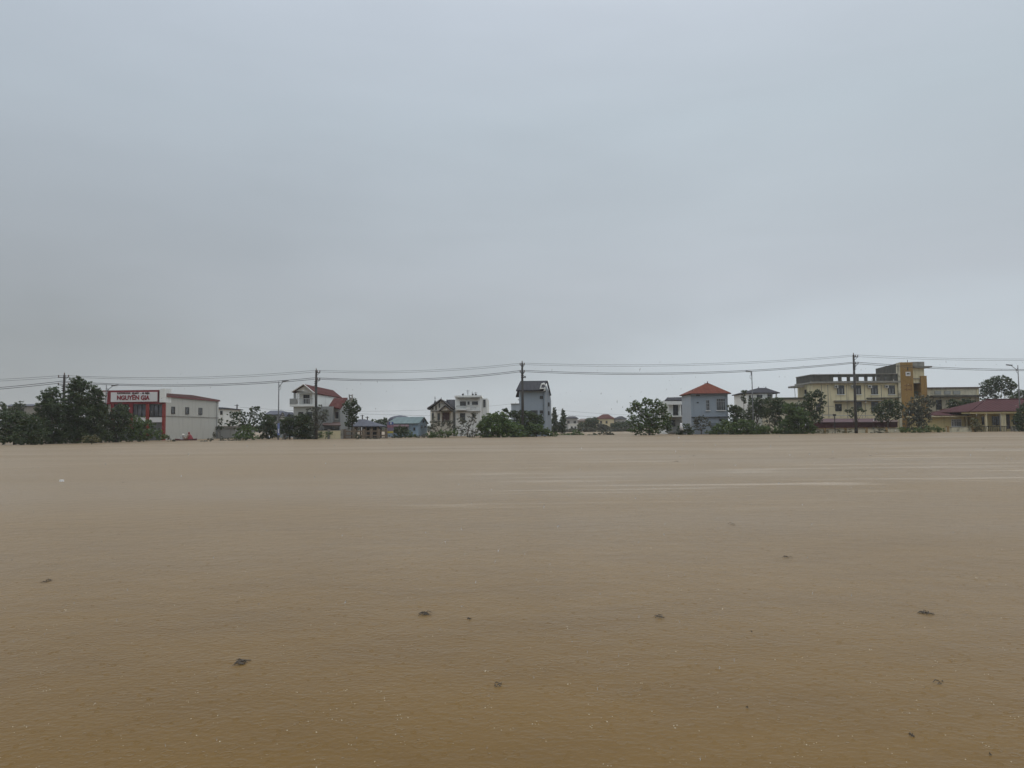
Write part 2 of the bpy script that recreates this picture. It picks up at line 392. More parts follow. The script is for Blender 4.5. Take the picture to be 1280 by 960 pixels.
# --- motorbike showroom
def showroom():
    Y = 109; h = House('showroom', 'showroom with red framed front and large white sign, long pale side wall', 165, Y, 'shop')
    xr = cornerX(206, 520, Y); Y2 = Y*434/367
    z_top = atY(206, 492.5, Y).z; z_top2 = atX(273.5, 499, xr).z
    xl = cornerX(112, 520, Y)
    # long body
    MB().box(xl, xr, Y+.35, Y2, -1, z_top-.35).build('wall', PALE, h.r)
    # shallow red roof over the body, its verge seen along the side
    b = MB().prismX([(Y+.4, z_top-.34), (Y2+.3, z_top-.34), (Y2+.3, z_top-.12), (Y+9, z_top+.25), (Y+.4, z_top+.12)], xl, xr+.12); b.build('roof', plain('faded_red_sheet', (.13,.06,.055), .6), h.r)
    MB().box(xr+.122, xr+.2, Y+.4, Y2+.3, z_top-.4, z_top-.28).build('gutter', REDP, h.r)
    zs = atX(240, 521.2, xr).z
    MB().box(xr, xr+.05, Y+.4, Y2, zs-.06, zs+.06).build('string_course', CONC, h.r)
    for a, c, t0, t1 in ((214,218.4,508.3,517.4),(231.5,236,509,518),(248,252.6,509.8,518.5)): h.side_window(xr, a, c, t0, t1)
    # front frame
    h.boxes('red_frame', REDP, [(112,200.5,487.8,489.2),(134,138,489.2,503),(112,206,503,505),(161,165.8,505,540)], .35, 0)
    h.boxes('column', plain('orange_red_cladding', (.22,.022,.016), .5), [(182,186.2,505,545)], .34, .0)
    h.boxes('column', plain('orange_red_cladding', (.22,.022,.016), .5), [(202.6,206,505,552)], .36, -.06)
    h.boxes('column', REDP, [(138,142,505,545)], .34, .0)
    h.boxes('corner_panel', BLACKP, [(198,200.5,489.2,503)], .34, .0)
    h.block('corner_box', WHITE, 200.5, 206.6, 486, 503, 2.2, dy=-.25)
    x0, x1, z0, z1 = h.rect(138, 198, 489.2, 503)
    MB().box(x0, x1, Y-.05, Y+.3, z0, z1).build('red_surround', SIGNR, h.r)
    sg = MB().box(x0+.12, x1-.1, Y-.12, Y-.052, z0+.1, z1-.12).build('sign_panel', SIGNW, h.r)
    MB().box(*[h.rect(112,134,489.2,503)[i] for i in (0,1)], Y+.02, Y+.3, z0, z1).build('sign_panel', SIGNW, h.r)
    def text(word, pa, pb, base, cap, mat, off, ext=.03):
        """one word: baseline at row base, capitals cap pixels high"""
        cu = bpy.data.curves.new('txt', 'FONT'); cu.body = word; cu.extrude = ext; cu.offset = off
        to = bpy.data.objects.new('txt', cu); COL.objects.link(to)
        bpy.context.view_layer.update()
        me = bpy.data.meshes.new_from_object(to.evaluated_get(bpy.context.evaluated_depsgraph_get()))
        bpy.data.objects.remove(to)
        co = np.array([v.co[:] for v in me.vertices]); mn, mx_ = co.min(0), co.max(0)
        X0, X1, Z0, Z1 = h.rect(pa, pb, base-cap, base)
        for v in me.vertices:
            u = (v.co.x-mn[0])/(mx_[0]-mn[0])
            v.co = Vector((X0+(X1-X0)*u - h.r.location.x, -.125-(v.co.z-mn[2]), Z0+(Z1-Z0)*v.co.y/.72))
        me.materials.clear(); me.materials.append(mat)
        o = bpy.data.objects.new('lettering', me); COL.objects.link(o); o.parent = sg
    small = plain('small_lettering', (.05,.012,.018), .5, 0, 0)
    for w_, a, c in (('SHOWROOM',147,163.6),('XE',165.3,168.2),('MÁY',169.4,174.4),('-',175.6,176.6),('XE',178,180.8),('ĐIỆN',182,187.4)):
        text(w_, a, c, 492.4, 2.0 if w_ != '-' else 2.0, small, .02)
    text('NGUYỄN', 147, 174.6, 499.6, 5.4, SIGNR, .03); text('GIA', 176.8, 187.5, 499.6, 5.4, SIGNR, .03)
    # glazing between the columns
    for a, c in ((112,133.5),(142.2,160.8),(166,181.8),(186.4,202.4)):
        x0, x1, z0, z1 = h.rect(a, c, 505.2, 521.3)
        f = MB().box(x0, x1, Y+.1, Y+.34, z0, z0+.1).box(x0, x1, Y+.1, Y+.34, z1-.1, z1)
        for i in range(4):
            q = x0+(x1-x0)*i/3; f.box(max(x0,q-.03), min(x1,q+.03), Y+.102, Y+.338, z0+.1, z1-.1)
        fo = f.build('glazing', DARK, h.r)
        MB().box(x0+.02, x1-.02, Y+.2, Y+.3, z0+.02, z1-.02).build('pane', GLASSG, fo)
    for a, c in ((142.2,160.8),(166,181.8),(186.4,202.4)):
        h.block('fascia', SIGNW, a, c, 521.8, 527.8, .34, dy=.02)
        x0, x1, z0, z1 = h.rect(a, c, 528, 545); s_ = MB()
        k = 0; zz = z1
        while zz > -.6: s_.box(x0, x1, Y+.2, Y+.3, zz-.1, zz-.01); zz -= .11
        s_.build('shutter', plain('shutter_grey', (.12,.125,.125), .5), h.r)
    # downpipe and stain band at the corner
    MB().tube([(xr+.12, Y2-1, z_top-.5), (xr+.12, Y2-1, -.3)], .06).build('downpipe', METAL, h.r)
showroom()

def house_gable():
    Y = 107; h = House('gabled_house', 'two storey white house with red gable roof and front balcony behind the utility pole', 385, Y)
    # geometry of the main gable
    xl, xr = cornerX(369, 500, Y), cornerX(392, 500, Y); Yb = Y*248/214
    za = atY(380, 480, Y).z; xa = cornerX(380, 480, Y); ze = atY(392, 491, Y).z; xel, xer = cornerX(365, 490, Y), cornerX(393.5, 491, Y)
    zel = atY(365, 489.5, Y).z
    zf = atY(380, 508, Y).z
    MB().box(xl, xr, Y+2, Yb, zf, ze-.05).build('upper_wall', WHITE, h.r)
    # gable pediment, set at the front over the balcony
    MB().prismY([(xel+.5, zel+.1), (xer-.35, ze+.05), (xa, za-.25)], Y+.25, Yb).build('gable', WHITE, h.r)
    MB().box(xel+.6, xer-.4, Y+.3, Yb, ze-.02, ze+.08).build('eave_beam', WHITE, h.r)
    rf = MB()
    rf.slab([(xel,Y-.2,zel),(xa,Y-.2,za),(xa,Yb+.4,za),(xel,Yb+.4,zel)], .14).slab([(xa,Y-.2,za+.002),(xer,Y-.2,ze),(xer,Yb+.4,ze),(xa,Yb+.4,za+.002)], .14)
    rf.build('roof', REDT, h.r)
    rt = MB().tube([(xel,Y-.26,zel-.06),(xa,Y-.26,za-.05),(xer,Y-.26,ze-.06)], .1, 6); rt.build('bargeboard', plain('white_trim', (.6,.6,.58)), h.r)
    # balcony
    MB().box(cornerX(363,507,Y), xr+.1, Y-.3, Y+2, zf-.02, zf+.32).build('balcony', WHITE, h.r)
    bl = MB(); zb = zf+.32; x0b = cornerX(363, 505, Y); 
    bl.box(x0b, xr, Y-.28, Y-.2, zb+.75, zb+.83)
    q = x0b
    while q < xr: bl.box(q, q+.05, Y-.27, Y-.21, zb, zb+.75); q += .22
    bl.build('balustrade', plain('pale_rail', (.42,.43,.43)), h.r)
    MB().box(x0b-.02, x0b+.9, Y-.32, Y+.9, zb, zb+.8).build('balcony_screen', GREYW, h.r)
    for p in (367.8, 371.2, 391.2):
        xc = cornerX(p, 498, Y); MB().box(xc-.13, xc+.13, Y+.1, Y+.36, zb, ze).build('column', GREYW if p < 370 else WHITE, h.r)
    h.window(379.3, 387, 493.6, 504.5, Y=Y+2, cols=3, name='balcony_door', sill=False)
    # lower storey
    MB().box(cornerX(366.5,520,Y), xr, Y+.1, Yb, -1, zf).build('lower_wall', PALE, h.r)
    h.window(373, 379, 515, 525, Y=Y+.1); h.window(383, 390, 515, 525, Y=Y+.1)
    # side wing
    x2a, x2b = xr+.05, cornerX(426, 515, Y); zw = atY(418, 508, Y).z
    MB().box(xr+.003, cornerX(412,515,Y), Y+1.5, Yb-1, -1, zw+.05).build('wing_wall', GREYW, h.r)
    MB().box(cornerX(411.5,515,Y+3)+.01, cornerX(425,515,Y+3), Y+3, Y+9, -1, atY(418,511,Y+3).z).build('wing_wall', PALE, h.r)
    # red lean roof rising to the right rear with a grey gable end
    A = atY(411,507,Y+2.5); Bp = atY(425.5,511,Y+2.5); Cc = atY(434.5,497,Y+7); Dd = atY(417.5,497.5,Y+7)
    MB().slab([A,Bp,Cc,Dd], .15).build('wing_roof', REDT, h.r)
    E = atY(441,506,Y+10.5); xg = Bp.x
    g_ = MB(); pts = [(Bp.x-.02,Bp.y,Bp.z-.16),(Cc.x-.02,Cc.y,Cc.z-.12),(E.x,E.y,E.z-.1),(E.x,E.y,-1),(Bp.x-.02,Bp.y,-1)]
    g_.add(pts+[(p[0]-.3,p[1]+.15,p[2]) for p in pts], [(0,1,2,3,4),(9,8,7,6,5)]+[(i,i+5,(i+1)%5+5,(i+1)%5) for i in range(5)])
    g_.build('gable_wall', GREYW, h.r)
    h.window(419.3, 424.3, 515, 523.5, Y=Y+3, cols=1, fm=DWOOD); h.window(413.5, 417, 514, 521, Y=Y+3, cols=1)
    h.boxes('tank_stand', CONC, [(436.2,440.2,497,503)], .5, 0, Y=Y+9)
    h.boxes('tank_stand_rail', CONC, [(436,437,493,497),(439.5,440.5,493,497),(436,440.5,494,494.8)], .3, 0, Y=Y+9)
    cp = MB().slab([atY(403,531,Y-1),atY(426,531.5,Y-1),atY(425,527.5,Y+2.5),atY(404,527.5,Y+2.5)], .1); cp.build('carport_roof', plain('rust_roof', (.07,.04,.035)), h.r)
    for p in (404.5, 424.5): MB().tube([atY(p,531,Y-.8), (cornerX(p,531,Y-.8), Y-.8, -1)], .06).build('post', METAL, h.r)
    MB().box(cornerX(404,535,Y+1.4), cornerX(425,535,Y+1.4), Y+1.0, Y+1.3, -1, atY(415,536,Y+1).z).build('rear_wall', DARK, h.r)  # added dark sheet, its colour stands for the shade below the carport
house_gable()

def boundary_wall(name, label, px0, px1, pyt, Y, mat, posts, post_mat, depth=.18, rails=False):
    h = House(name, label, px0, Y, 'fence'); x0, x1, z0, z1 = h.rect(px0, px1, pyt, 541, Y)
    if rails:
        b = MB()
        for k in range(2): b.box(x0, x1, Y, Y+.12, z1-.18-.62*k, z1-.62*k)
        b.box(x0, x1, Y, Y+.12, -1, .12)
        b.build('rail', mat, h.r)
    else:
        MB().box(x0, x1, Y, Y+depth, -1, z1).build('panel', mat, h.r)
        MB().box(x0, x1, Y-.04, Y+depth+.04, z1+.002, z1+.08).build('coping', CONC, h.r)
    for p in posts:
        xc = cornerX(p, 538, Y); MB().box(xc-.17, xc+.17, Y-.1, Y+.26, -1, z1+.22).build('post', post_mat, h.r)
    return h
boundary_wall('garden_wall', 'low yellowish garden wall in front of the red gabled white house', 396, 428, 538.3, 105.5, CREAM, (396, 411, 427.5), CONC)
boundary_wall('rail_fence', 'brown concrete rail fence standing in the flood before the grey pavilion', 430, 483, 538.2, 106, BROWNW, (431, 443, 454.5, 464, 473.5, 482.5), BROWNW, rails=True)

def pavilion():
    Y = 112; h = House('pavilion', 'open pavilion with blue grey hip roof behind the brown rail fence', 457, Y, 'pavilion')
    x0, x1 = cornerX(443,532,Y), cornerX(472,532,Y); ze = atY(457,532.5,Y).z; zr = atY(452,524,Y+3).z
    hip_roof(h, 'roof', SLATEB, x0, x1, Y, Y+6.5, ze, zr, (cornerX(447.5,524,Y+3), cornerX(455.5,524,Y+3)), .3)
    for p in (444.5,450,457,464,471.5):
        xc = cornerX(p,538,Y); MB().box(xc-.12, xc+.12, Y+.2, Y+.44, -1, ze-.1).build('column', BROWNW, h.r)
    MB().box(x0+.3, x1-.3, Y+5, Y+5.2, -1, ze-.15).build('rear_wall', DARK, h.r)  # added dark sheet that paints the shade beneath the open roof
    h.boxes('side_wall', PALE, [(439,447,533,541)], .2, .6)
pavilion()

def blue_shed():
    Y = 125; h = House('blue_shed', 'light blue workshop with teal sheet roof and faded pink awning', 505, Y, 'workshop')
    xl = cornerX(485,530,Y); xr = cornerX(522.5,530,Y); Yb = Y*117.5/106; ym = (Y+Yb)/2
    ze = atY(505,529,Y).z; zr = atX(528.5,521,xr+.2).z
    zr = atY(505, 521.2, ym).z
    MB().box(xl, xr, Y, Yb, -1, ze).build('wall', SKYBLUE, h.r)
    MB().prismX([(Y,ze+.002),(Yb,ze+.002),(ym,zr-.1)], xr-.2, xr).build('gable', SKYBLUE, h.r)
    MB().slab([(xl-.3,Y-.35,ze-.02),(xr+.25,Y-.35,ze-.02),(xr+.25,ym,zr),(xl+.4,ym,zr)], .1).slab([(xl+.4,ym,zr+.002),(xr+.25,ym,zr+.002),(xr+.25,Yb+.35,ze),(xl-.3,Yb+.35,ze)], .1).build('roof', TEAL, h.r)
    h.window(516.8,519.2,534.3,538.2,cols=1, sill=False)
    h.side_window(xr, 526,528,532,534.6); h.side_window(xr, 530.5,532,532,534.6); h.side_window(xr, 528.2,529.6,524.5,528.5)
    MB().slab([atY(491,533,Y-1.5),atY(511,533,Y-1.5),atY(511,530,Y-.05),atY(491,530,Y-.05)], .08).build('awning', PINKT, h.r)
    for p in (491.5,501,510.5): MB().tube([atY(p,533.2,Y-1.4),(cornerX(p,533,Y-1.4),Y-1.4,-1)],.05).build('post', METAL, h.r)
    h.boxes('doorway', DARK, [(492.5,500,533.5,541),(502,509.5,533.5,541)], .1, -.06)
    d = MB().lathe(atY(500,522,ym+5)-Vector((0,0,1.2)), [(2.2,0),(2.2,.9),(1.8,1.25),(1.0,1.5),(.2,1.6)], 14)
    d.build('roof_dome', SLATEB, h.r, True)
blue_shed()

def banner_sign():
    Y = 107; h = House('advertising_board', 'coloured advertising board, blue top and yellow bottom, beside the blue workshop', 488, Y, 'sign')
    x0, x1, z0, z1 = h.rect(483.8, 491.8, 527.2, 541.8)
    H_ = z1-z0
    MB().box(x0, x1, Y, Y+.08, z0, z1).build('panel', plain('panel_violet', (.16,.13,.19), .5), h.r)
    MB().box(x0+.02, x1-.02, Y-.012, Y-.002, z0+.03, z0+H_*.2).build('yellow_band', plain('panel_yellow', (.42,.36,.06), .5), h.r)
    MB().box(x0+H_*.18, x1-.02, Y-.012, Y-.002, z1-H_*.24, z1-.02).build('blue_band', plain('panel_blue', (.04,.09,.26), .5), h.r)
    MB().box(x0+.02, x1-.02, Y-.012, Y-.002, z1-H_*.5, z1-H_*.28).build('red_band', plain('panel_rose', (.24,.11,.14), .5), h.r)
    cxm = x0+H_*.33; MB().box(cxm-.06, cxm+.06, Y-.02, Y-.013, z1-H_*.21, z1-.06).box(cxm-.14, cxm+.14, Y-.022, Y-.013, z1-H_*.13, z1-H_*.1).build('emblem', SIGNW, h.r)
    for p in (x0+.08, x1-.08): MB().tube([(p,Y+.13,z1),(p,Y+.13,-1)], .045).build('post', METAL, h.r)
banner_sign()

def house_half_timber():
    Y = 128; h = House('villa', 'cream villa with steep dark gables and dark window strips beside the white block', 552, Y)
    TR = plain('dark_bargeboard', (.05,.042,.04)); CW = wallmat('villa_cream', (.62,.58,.50), .25)
    xl, xr = cornerX(538,520,Y), cornerX(566,520,Y); z_e = atY(550,512,Y).z
    MB().box(xl, xr, Y, Y+11, -1, z_e).build('wall', CW, h.r)
    ap = atY(551.5,499,Y); el = atY(536,510.3,Y); er = atY(567,511,Y)
    MB().prismY([(xl,z_e+.002),(xr,z_e+.002),(ap.x,ap.z-.25)], Y, Y+11).build('gable', CW, h.r)
    MB().slab([(el.x-.2,Y-.5,el.z),(ap.x,Y-.5,ap.z),(ap.x,Y+11.3,ap.z),(el.x-.2,Y+11.3,el.z)], .22).slab([(ap.x,Y-.5,ap.z+.002),(er.x,Y-.5,er.z),(er.x,Y+11.3,er.z),(ap.x,Y+11.3,ap.z+.002)], .22).build('roof', SLATE, h.r)
    MB().tube([(el.x-.2,Y-.55,el.z-.1),(ap.x,Y-.55,ap.z-.05),(er.x,Y-.55,er.z-.1)], .16, 6).build('bargeboard', TR, h.r)
    a2 = atY(557,506.3,Y-1.6); l2 = atY(549,513.2,Y-1.6); r2 = atY(564.5,513,Y-1.6)
    MB().prismY([(l2.x+.3,l2.z),(r2.x-.3,r2.z),(a2.x,a2.z-.2)], Y-1.6, Y-.02).build('porch_gable', CW, h.r)
    MB().slab([(l2.x,Y-1.9,l2.z),(a2.x,Y-1.9,a2.z),(a2.x,Y-.03,a2.z),(l2.x,Y-.03,l2.z)], .16).slab([(a2.x,Y-1.9,a2.z+.002),(r2.x,Y-1.9,r2.z),(r2.x,Y-.03,r2.z),(a2.x,Y-.03,a2.z+.002)], .16).build('porch_roof', SLATE, h.r)
    MB().tube([(l2.x,Y-1.95,l2.z-.08),(a2.x,Y-1.95,a2.z-.05),(r2.x,Y-1.95,r2.z-.08)], .13, 6).build('bargeboard', TR, h.r)
    # slate roof body to the right and pointed turret at the left
    q = [atY(558,499.5,Y+9), atY(569,499.5,Y+9), atY(569,509,Y+1), atY(565,511,Y+1)]
    MB().slab(q, .3).build('rear_roof', SLATE, h.r)
    MB().box(xr+.003, cornerX(569,515,Y+1), Y+1, Y+10, -1, atY(567,511.5,Y+1).z).build('rear_wall', GREYW, h.r)
    tp = atY(543.8,499,Y+4); b0 = atY(540.5,507,Y+4)
    w = tp.x-b0.x; zz = b0.z-.6
    v = [(tp.x-w,Y+4-w,zz),(tp.x+w,Y+4-w,zz),(tp.x+w,Y+4+w,zz),(tp.x-w,Y+4+w,zz),(tp.x,Y+4,tp.z)]
    MB().add(v, [(0,1,4),(1,2,4),(2,3,4),(3,0,4),(3,2,1,0)]).build('turret_roof', SLATE, h.r)
    for p in (551.5,): MB().tube([atY(p,499.3,Y-.4), atY(p,496.3,Y-.4)], [.09,.02]).build('finial', TR, h.r)
    MB().tube([tp, tp+Vector((0,0,.55))], [.08,.02]).build('finial', TR, h.r)
    for a, c, t0, t1 in ((540,542,509.5,512),(544.3,545.8,507,512.3),(548.4,550,504,509.5),(540,542.2,516.5,524.5),(546.8,550,516.5,525)): h.window(a,c,t0,t1,cols=1, sill=False)
    h.window(553,562,515.3,526, cols=3, fm=DWOOD, gm=DWOOD, name='door', sill=False)
    h.boxes('beam', TR, [(538.2,566,513.4,514.3),(538.2,566,526.5,527.4)], .2, -.22)
    for p in (538.8,543.4,551,563.8):
        h.boxes('pillar', CW, [(p,p+1.2,514.4,540)], .3, -.45)
house_half_timber()

def white_block():
    Y = 128; h = House('apartment_house', 'white three storey house with flat roof, balconies and aerials on top', 585, Y)
    xl, xr = cornerX(569.3,510,Y), cornerX(600.8,510,Y); zt = atY(585,494.3,Y).z; zt2 = atY(605,497,Y).z
    MB().box(xl, xr, Y, Y+9, -1, zt-.3).build('wall', WHITE, h.r)
    MB().box(xl-.15, xr+.15, Y-.25, Y+9.2, zt-.3, zt).build('parapet', WHITE, h.r)
    MB().box(xr+.01, cornerX(609,510,Y+4), Y+4, Y+15, -1, atY(606,498,Y+4).z).build('rear_wall', WHITE, h.r)
    xs = cornerX(609,510,Y+4)
    h.boxes('canopy', CONC, [(572.5,599.5,497,498.3)], .7, -.72)
    h.window(575,582.5,501.8,507.5,cols=3); h.window(584.4,587,502,506,cols=1); h.window(590,597.5,501.8,506.2,cols=3)
    h.window(575,581.5,516.5,527,cols=3,sill=False); h.window(590.3,594.3,516,523,cols=2)
    h.window(604,607,499.5,509,Y=Y+4,cols=1,sill=False)
    def balc(a,c,t0,t1,d):
        x0,x1,z0,z1 = h.rect(a,c,t0,t1); f = MB().box(x0,x1,Y-d,Y-.01,z0-.15,z0); fo = f.build('balcony', WHITE, h.r)
        b = MB().box(x0,x1,Y-d,Y-d+.06,z1-.08,z1); q = x0
        while q < x1-.05: b.box(q,q+.05,Y-d+.005,Y-d+.055,z0,z1-.08); q += .2
        b.box(x0,x0+.06,Y-d+.06,Y-.01,z1-.08,z1).box(x1-.06,x1,Y-d+.06,Y-.01,z1-.08,z1)
        b.build('railing', GREYW, fo)
    balc(571,583.5,507.3,511.8,1.2); balc(588.3,595.5,509.5,513,.9)
    x0,x1,z0,z1 = h.rect(570.2,600,494.3,495.5)
    for p, t in ((579.3,491.5),(584.8,487.5),(590.3,489.5),(594.6,490)):
        b = MB().tube([atY(p,494.6,Y+2), atY(p,t,Y+2)], .04, 6)
        if p in (584.8, 594.6):
            for k in range(3): zc = atY(p,t,Y+2).z-.12-.22*k; b.box(cornerX(p,t,Y+2)-.35+.07*k, cornerX(p,t,Y+2)+.35-.07*k, Y+1.98, Y+2.02, zc, zc+.03)
        b.build('aerial', DARK, h.r)
    for p in (578.6, 591.0, 594.8):
        c = atY(p,494.2,Y+2); MB().lathe((c.x,c.y,c.z-.1), [(.14,0),(.17,.15),(.17,.35),(.05,.4)], 10).build('roof_tank', DARK, h.r)
    h.boxes('ledge', CONC, [(569.3,600.8,513.8,514.6)], .15, -.16)
white_block()

def tower_house():
    Y = 116; h = House('tower_house', 'tall narrow blue grey house with slate roof behind the centre pole', 667, Y)
    xl, xr = cornerX(649.5,500,Y), cornerX(683,500,Y); ze = atY(665,488,Y).z; Yb = Y+6
    MB().box(xl, xr, Y, Yb+3, -1, ze).build('wall', BLUEGREY, h.r)
    xe = cornerX(682,500,Y)
    # lighter corner return to the right
    xq = cornerX(689,510,Y+1); MB().prismY([(xr+.002,-1),(xq,-1),(xq,atY(688,501,Y+1).z),(xq-.12,atY(687,494,Y+1).z),(xr+.002,atY(683.5,481,Y+1).z)], Y+1, Yb+4).build('side_wall', BLUEGREY2, h.r)
    MB().tube([atY(683.8,476.5,Y+.9), atY(688.3,494.5,Y+.9)], .13, 6).build('bargeboard', SLATE, h.r)
    h.boxes('corner_strip', BLUEGREY2, [(681.6,683.4,481.5,536)], .2, -.06)
    # mono-slope slate roof facing the viewer with right gable
    a = atY(645,487.6,Y-.6); b = atY(679.5,487.3,Y-.6); c = atY(684.5,475.8,Y+4.5); d = atY(650.5,476.2,Y+4.5)
    MB().slab([a,b,c,d], .2).build('roof', SLATE, h.r)
    e = atY(688,494.5,Y+8.5); f_ = Vector((a.x, Y+8.5, a.z)); 
    MB().slab([d,c,Vector((b.x+.4,Y+9.4,e.z)),Vector((a.x,Y+9.4,e.z))], .2).build('rear_roof', SLATE, h.r)
    MB().prismX([(Y+.01,ze+.002),(Y+9,ze+.002),(Y+4.5,c.z-.25)], xr-.25, xr).build('gable', BLUEGREY2, h.r)
    MB().tube([b+Vector((.1,-.05,-.1)), c+Vector((.1,0,-.1))], .13, 6).build('bargeboard', WHITE, h.r)
    h.boxes('dormer', WHITE, [(674.6,681.5,485,486.4),(676,681,480.2,481)], .6, -.8)
    q = MB().tube([atY(675.5,484.8,Y-.5), atY(677,480,Y-.5), atY(680,479,Y-.5), atY(682,482,Y-.5)], .09, 6); q.build('dormer_rail', WHITE, h.r)
    h.boxes('dormer_panel', DARK, [(673.5,682,486.5,490)], .1, -.1)
    h.window(674.8,678.8,494.8,498.6,cols=2, sill=False); h.window(674.6,678.8,513,516.8,cols=2, sill=False)
    h.window(663.5,672,513,522,cols=3, sill=False)
    MB().box(cornerX(639,510,Y-.8), xl-.003, Y-.8, Y+5, -1, atY(644,505.2,Y).z).build('annex', BLUEGREY2, h.r)
    MB().box(cornerX(638.7,510,Y-.9), xl-.003, Y-.95, Y+5.1, atY(644,505.2,Y).z+.002, atY(644,504.6,Y).z).build('annex_coping', CONC, h.r)
    h.boxes('ledge', BLUEGREY2, [(649.5,680,489.2,490)], .2, -.22); h.boxes('ledge', BLUEGREY2, [(649.5,680,521,521.8)], .15, -.17)
    h.boxes('pipe', DARK, [(678.9,679.4,490,530)], .06, -.07)
    h.boxes('lamp_bracket', WHITE, [(647.6,649.4,498.3,500.4)], .3, .3)
    h.window(685,687,503,508,Y=Y+1,cols=1,sill=False); h.window(685,687,514,519,Y=Y+1,cols=1,sill=False)
tower_house()

def simple_house(name, label, Y, wall, wmat, roof, rmat, wins=(), depth=9, cat='house', over=.4, group=None, extra=None):
    """wall=(px0,px1,pytop); roof=(ridge px0, ridge px1, ridge py)"""
    h = House(name, label, (wall[0]+wall[1])/2, Y, cat, group)
    x0, x1 = cornerX(wall[0],530,Y), cornerX(wall[1],530,Y); ze = atY((wall[0]+wall[1])/2, wall[2], Y).z
    MB().box(x0, x1, Y, Y+depth, -1, ze).build('wall', wmat, h.r)
    if roof:
        ym = Y+depth/2
        hip_roof(h, 'roof', rmat, x0, x1, Y, Y+depth, ze+.15, atY((roof[0]+roof[1])/2, roof[2], ym).z, (cornerX(roof[0],roof[2],ym), cornerX(roof[1],roof[2],ym)), over)
    else:
        MB().box(x0-.2, x1+.2, Y-.25, Y+depth+.2, ze+.002, ze+.3).build('parapet', rmat, h.r)
    for w in wins: h.window(*w, cols=2, sill=False)
    return h
FARW = wallmat('far_grey_render', (.33,.33,.31), .35)
simple_house('long_building', 'long low pale building beyond the trees at the far left', 210, (9,46,508), CONC, (14,42,505.2), SLATEB, ((15,19,511,515),(26,30,511,515)))
simple_house('white_house', 'small white house with dark window just right of the showroom', 150, (266,280.5,511.5), WHITE, (272,278,509), SLATE, ((275.3,278.3,513.5,518.5),))
h = simple_house('low_house', 'low grey walled outbuilding beneath the small white house', 128, (272,294,534.5), GREYW, None, CONC)
h = simple_house('grey_roof_house', 'grey house with dark sheet roof partly hidden by the lamp with a banner', 140, (333,356,519), FARW, (338,352,513.2), SLATEB, ((342,346,521,526),))
def glass_gables():
    Y = 132; h = House('striped_gable_house', 'pale house with striped twin gables left of the red gabled house', 358, Y)
    x0,x1 = cornerX(349,530,Y), cornerX(366,530,Y); ze = atY(358,524,Y).z
    MB().box(x0,x1,Y,Y+7,-1,ze).build('wall', BLUEGREY2, h.r)
    for a,b_,c,t in ((349,353.5,359,514.5),(357,362,367,516)):
        A,B_,C_ = atY(a,524,Y),atY(b_,t,Y),atY(c,524,Y)
        MB().prismY([(A.x,ze+.002),(C_.x,ze+.002),(B_.x,B_.z-.1)],Y+.01*(a-349),Y+6).build('gable', WHITE, h.r)
        MB().slab([(A.x-.1,Y-.3,ze),(B_.x,Y-.3,B_.z),(B_.x,Y+6,B_.z),(A.x-.1,Y+6,ze)],.15).slab([(B_.x,Y-.3,B_.z+.002),(C_.x+.1,Y-.3,ze),(C_.x+.1,Y+6,ze),(B_.x,Y+6,B_.z+.002)],.15).build('roof', SLATEB, h.r)
    h.boxes('louvre', DARK, [(351.5,355.5,518.8,519.6),(350.5,356.5,521,521.8),(359.5,364.5,519.5,520.3),(358.8,365,521.8,522.6)], .08, -.1)
glass_gables()
simple_house('grey_house', 'hazy grey far house with white balcony left of the centre gap', 300, (707.5,722,523.5), FARW, (711,719,520.3), SLATE, ((709,712,526,530),(717,720,526,530)), 12)
h = simple_house('porch_house', 'small white fronted far house below the hazy grey one', 285, (712,722,530.5), WHITE, None, WHITE, ((713.5,716,533,537),(718,720.5,533,537)), 6)
simple_house('long_house', 'long low far house with brown roof between grey house and yellow house', 320, (723,747,526), wallmat('far_tan',(.28,.24,.2),.3), (726,744,523.3), plain('brown_roof',(.10,.07,.055)), ((729,732,528.5,531.5),(738,741,528.5,531.5)), 10)
simple_house('yellow_house', 'far yellow house with small red hip roof in the centre gap', 310, (747.8,767.5,523.6), wallmat('far_yellow',(.55,.48,.30),.2), (753.5,760.5,517.8), REDT, ((757,759.5,526,529.5),(763,766,529,534),(750,752.5,526,529.5)), 11)
simple_house('dark_roof_house', 'far grey house with dark hip roof right of the yellow house', 315, (769.5,783,524), FARW, (774,778,520.3), SLATE, ((772,774.5,526.5,530),(778,780.5,526.5,530)), 10)

def house_E():
    Y = 128; h = House('modern_house', 'white flat fronted two storey house with dark roof band behind the leafy tree', 842, Y)
    x0, x1 = cornerX(829.5,510,Y), cornerX(853.5,510,Y)
    MB().box(x0+.8, x1+1.2, Y+.9, Y+9, -1, atY(842,499.5,Y).z).build('wall', WHITE, h.r)
    h.block('fascia', WHITE, 829.5, 854, 500.5, 505.8, 1.2, dy=-.3)
    MB().slab([atY(831,500.2,Y-.3),atY(854,500.2,Y-.3),atY(854,496.3,Y+3),atY(834,496.8,Y+3)], .15).build('roof', SLATE, h.r)
    h.block('balcony', WHITE, 831, 854, 519.5, 521.2, 1.6, dy=-.7)
    h.window(841.3,847.6,506,519.3,Y=Y+.9,cols=2,rows=2,sill=False,name='balcony_door'); h.window(851.3,854.5,506,519.3,Y=Y+.9,cols=1,sill=False)
    for p in (834.3,850): h.boxes('column', WHITE, [(p,p+1.2,506,519.4)], .25, -.2)
    h.boxes('canopy', plain('green_canopy',(.10,.20,.15)), [(822.5,829.3,502.3,503.2)], 2, .5)
    h.boxes('lower_wall', GREYW, [(834,853,522,541)], .3, .5)
    h.window(838,844,525,533,Y=Y+.5,cols=2,sill=False)
house_E()

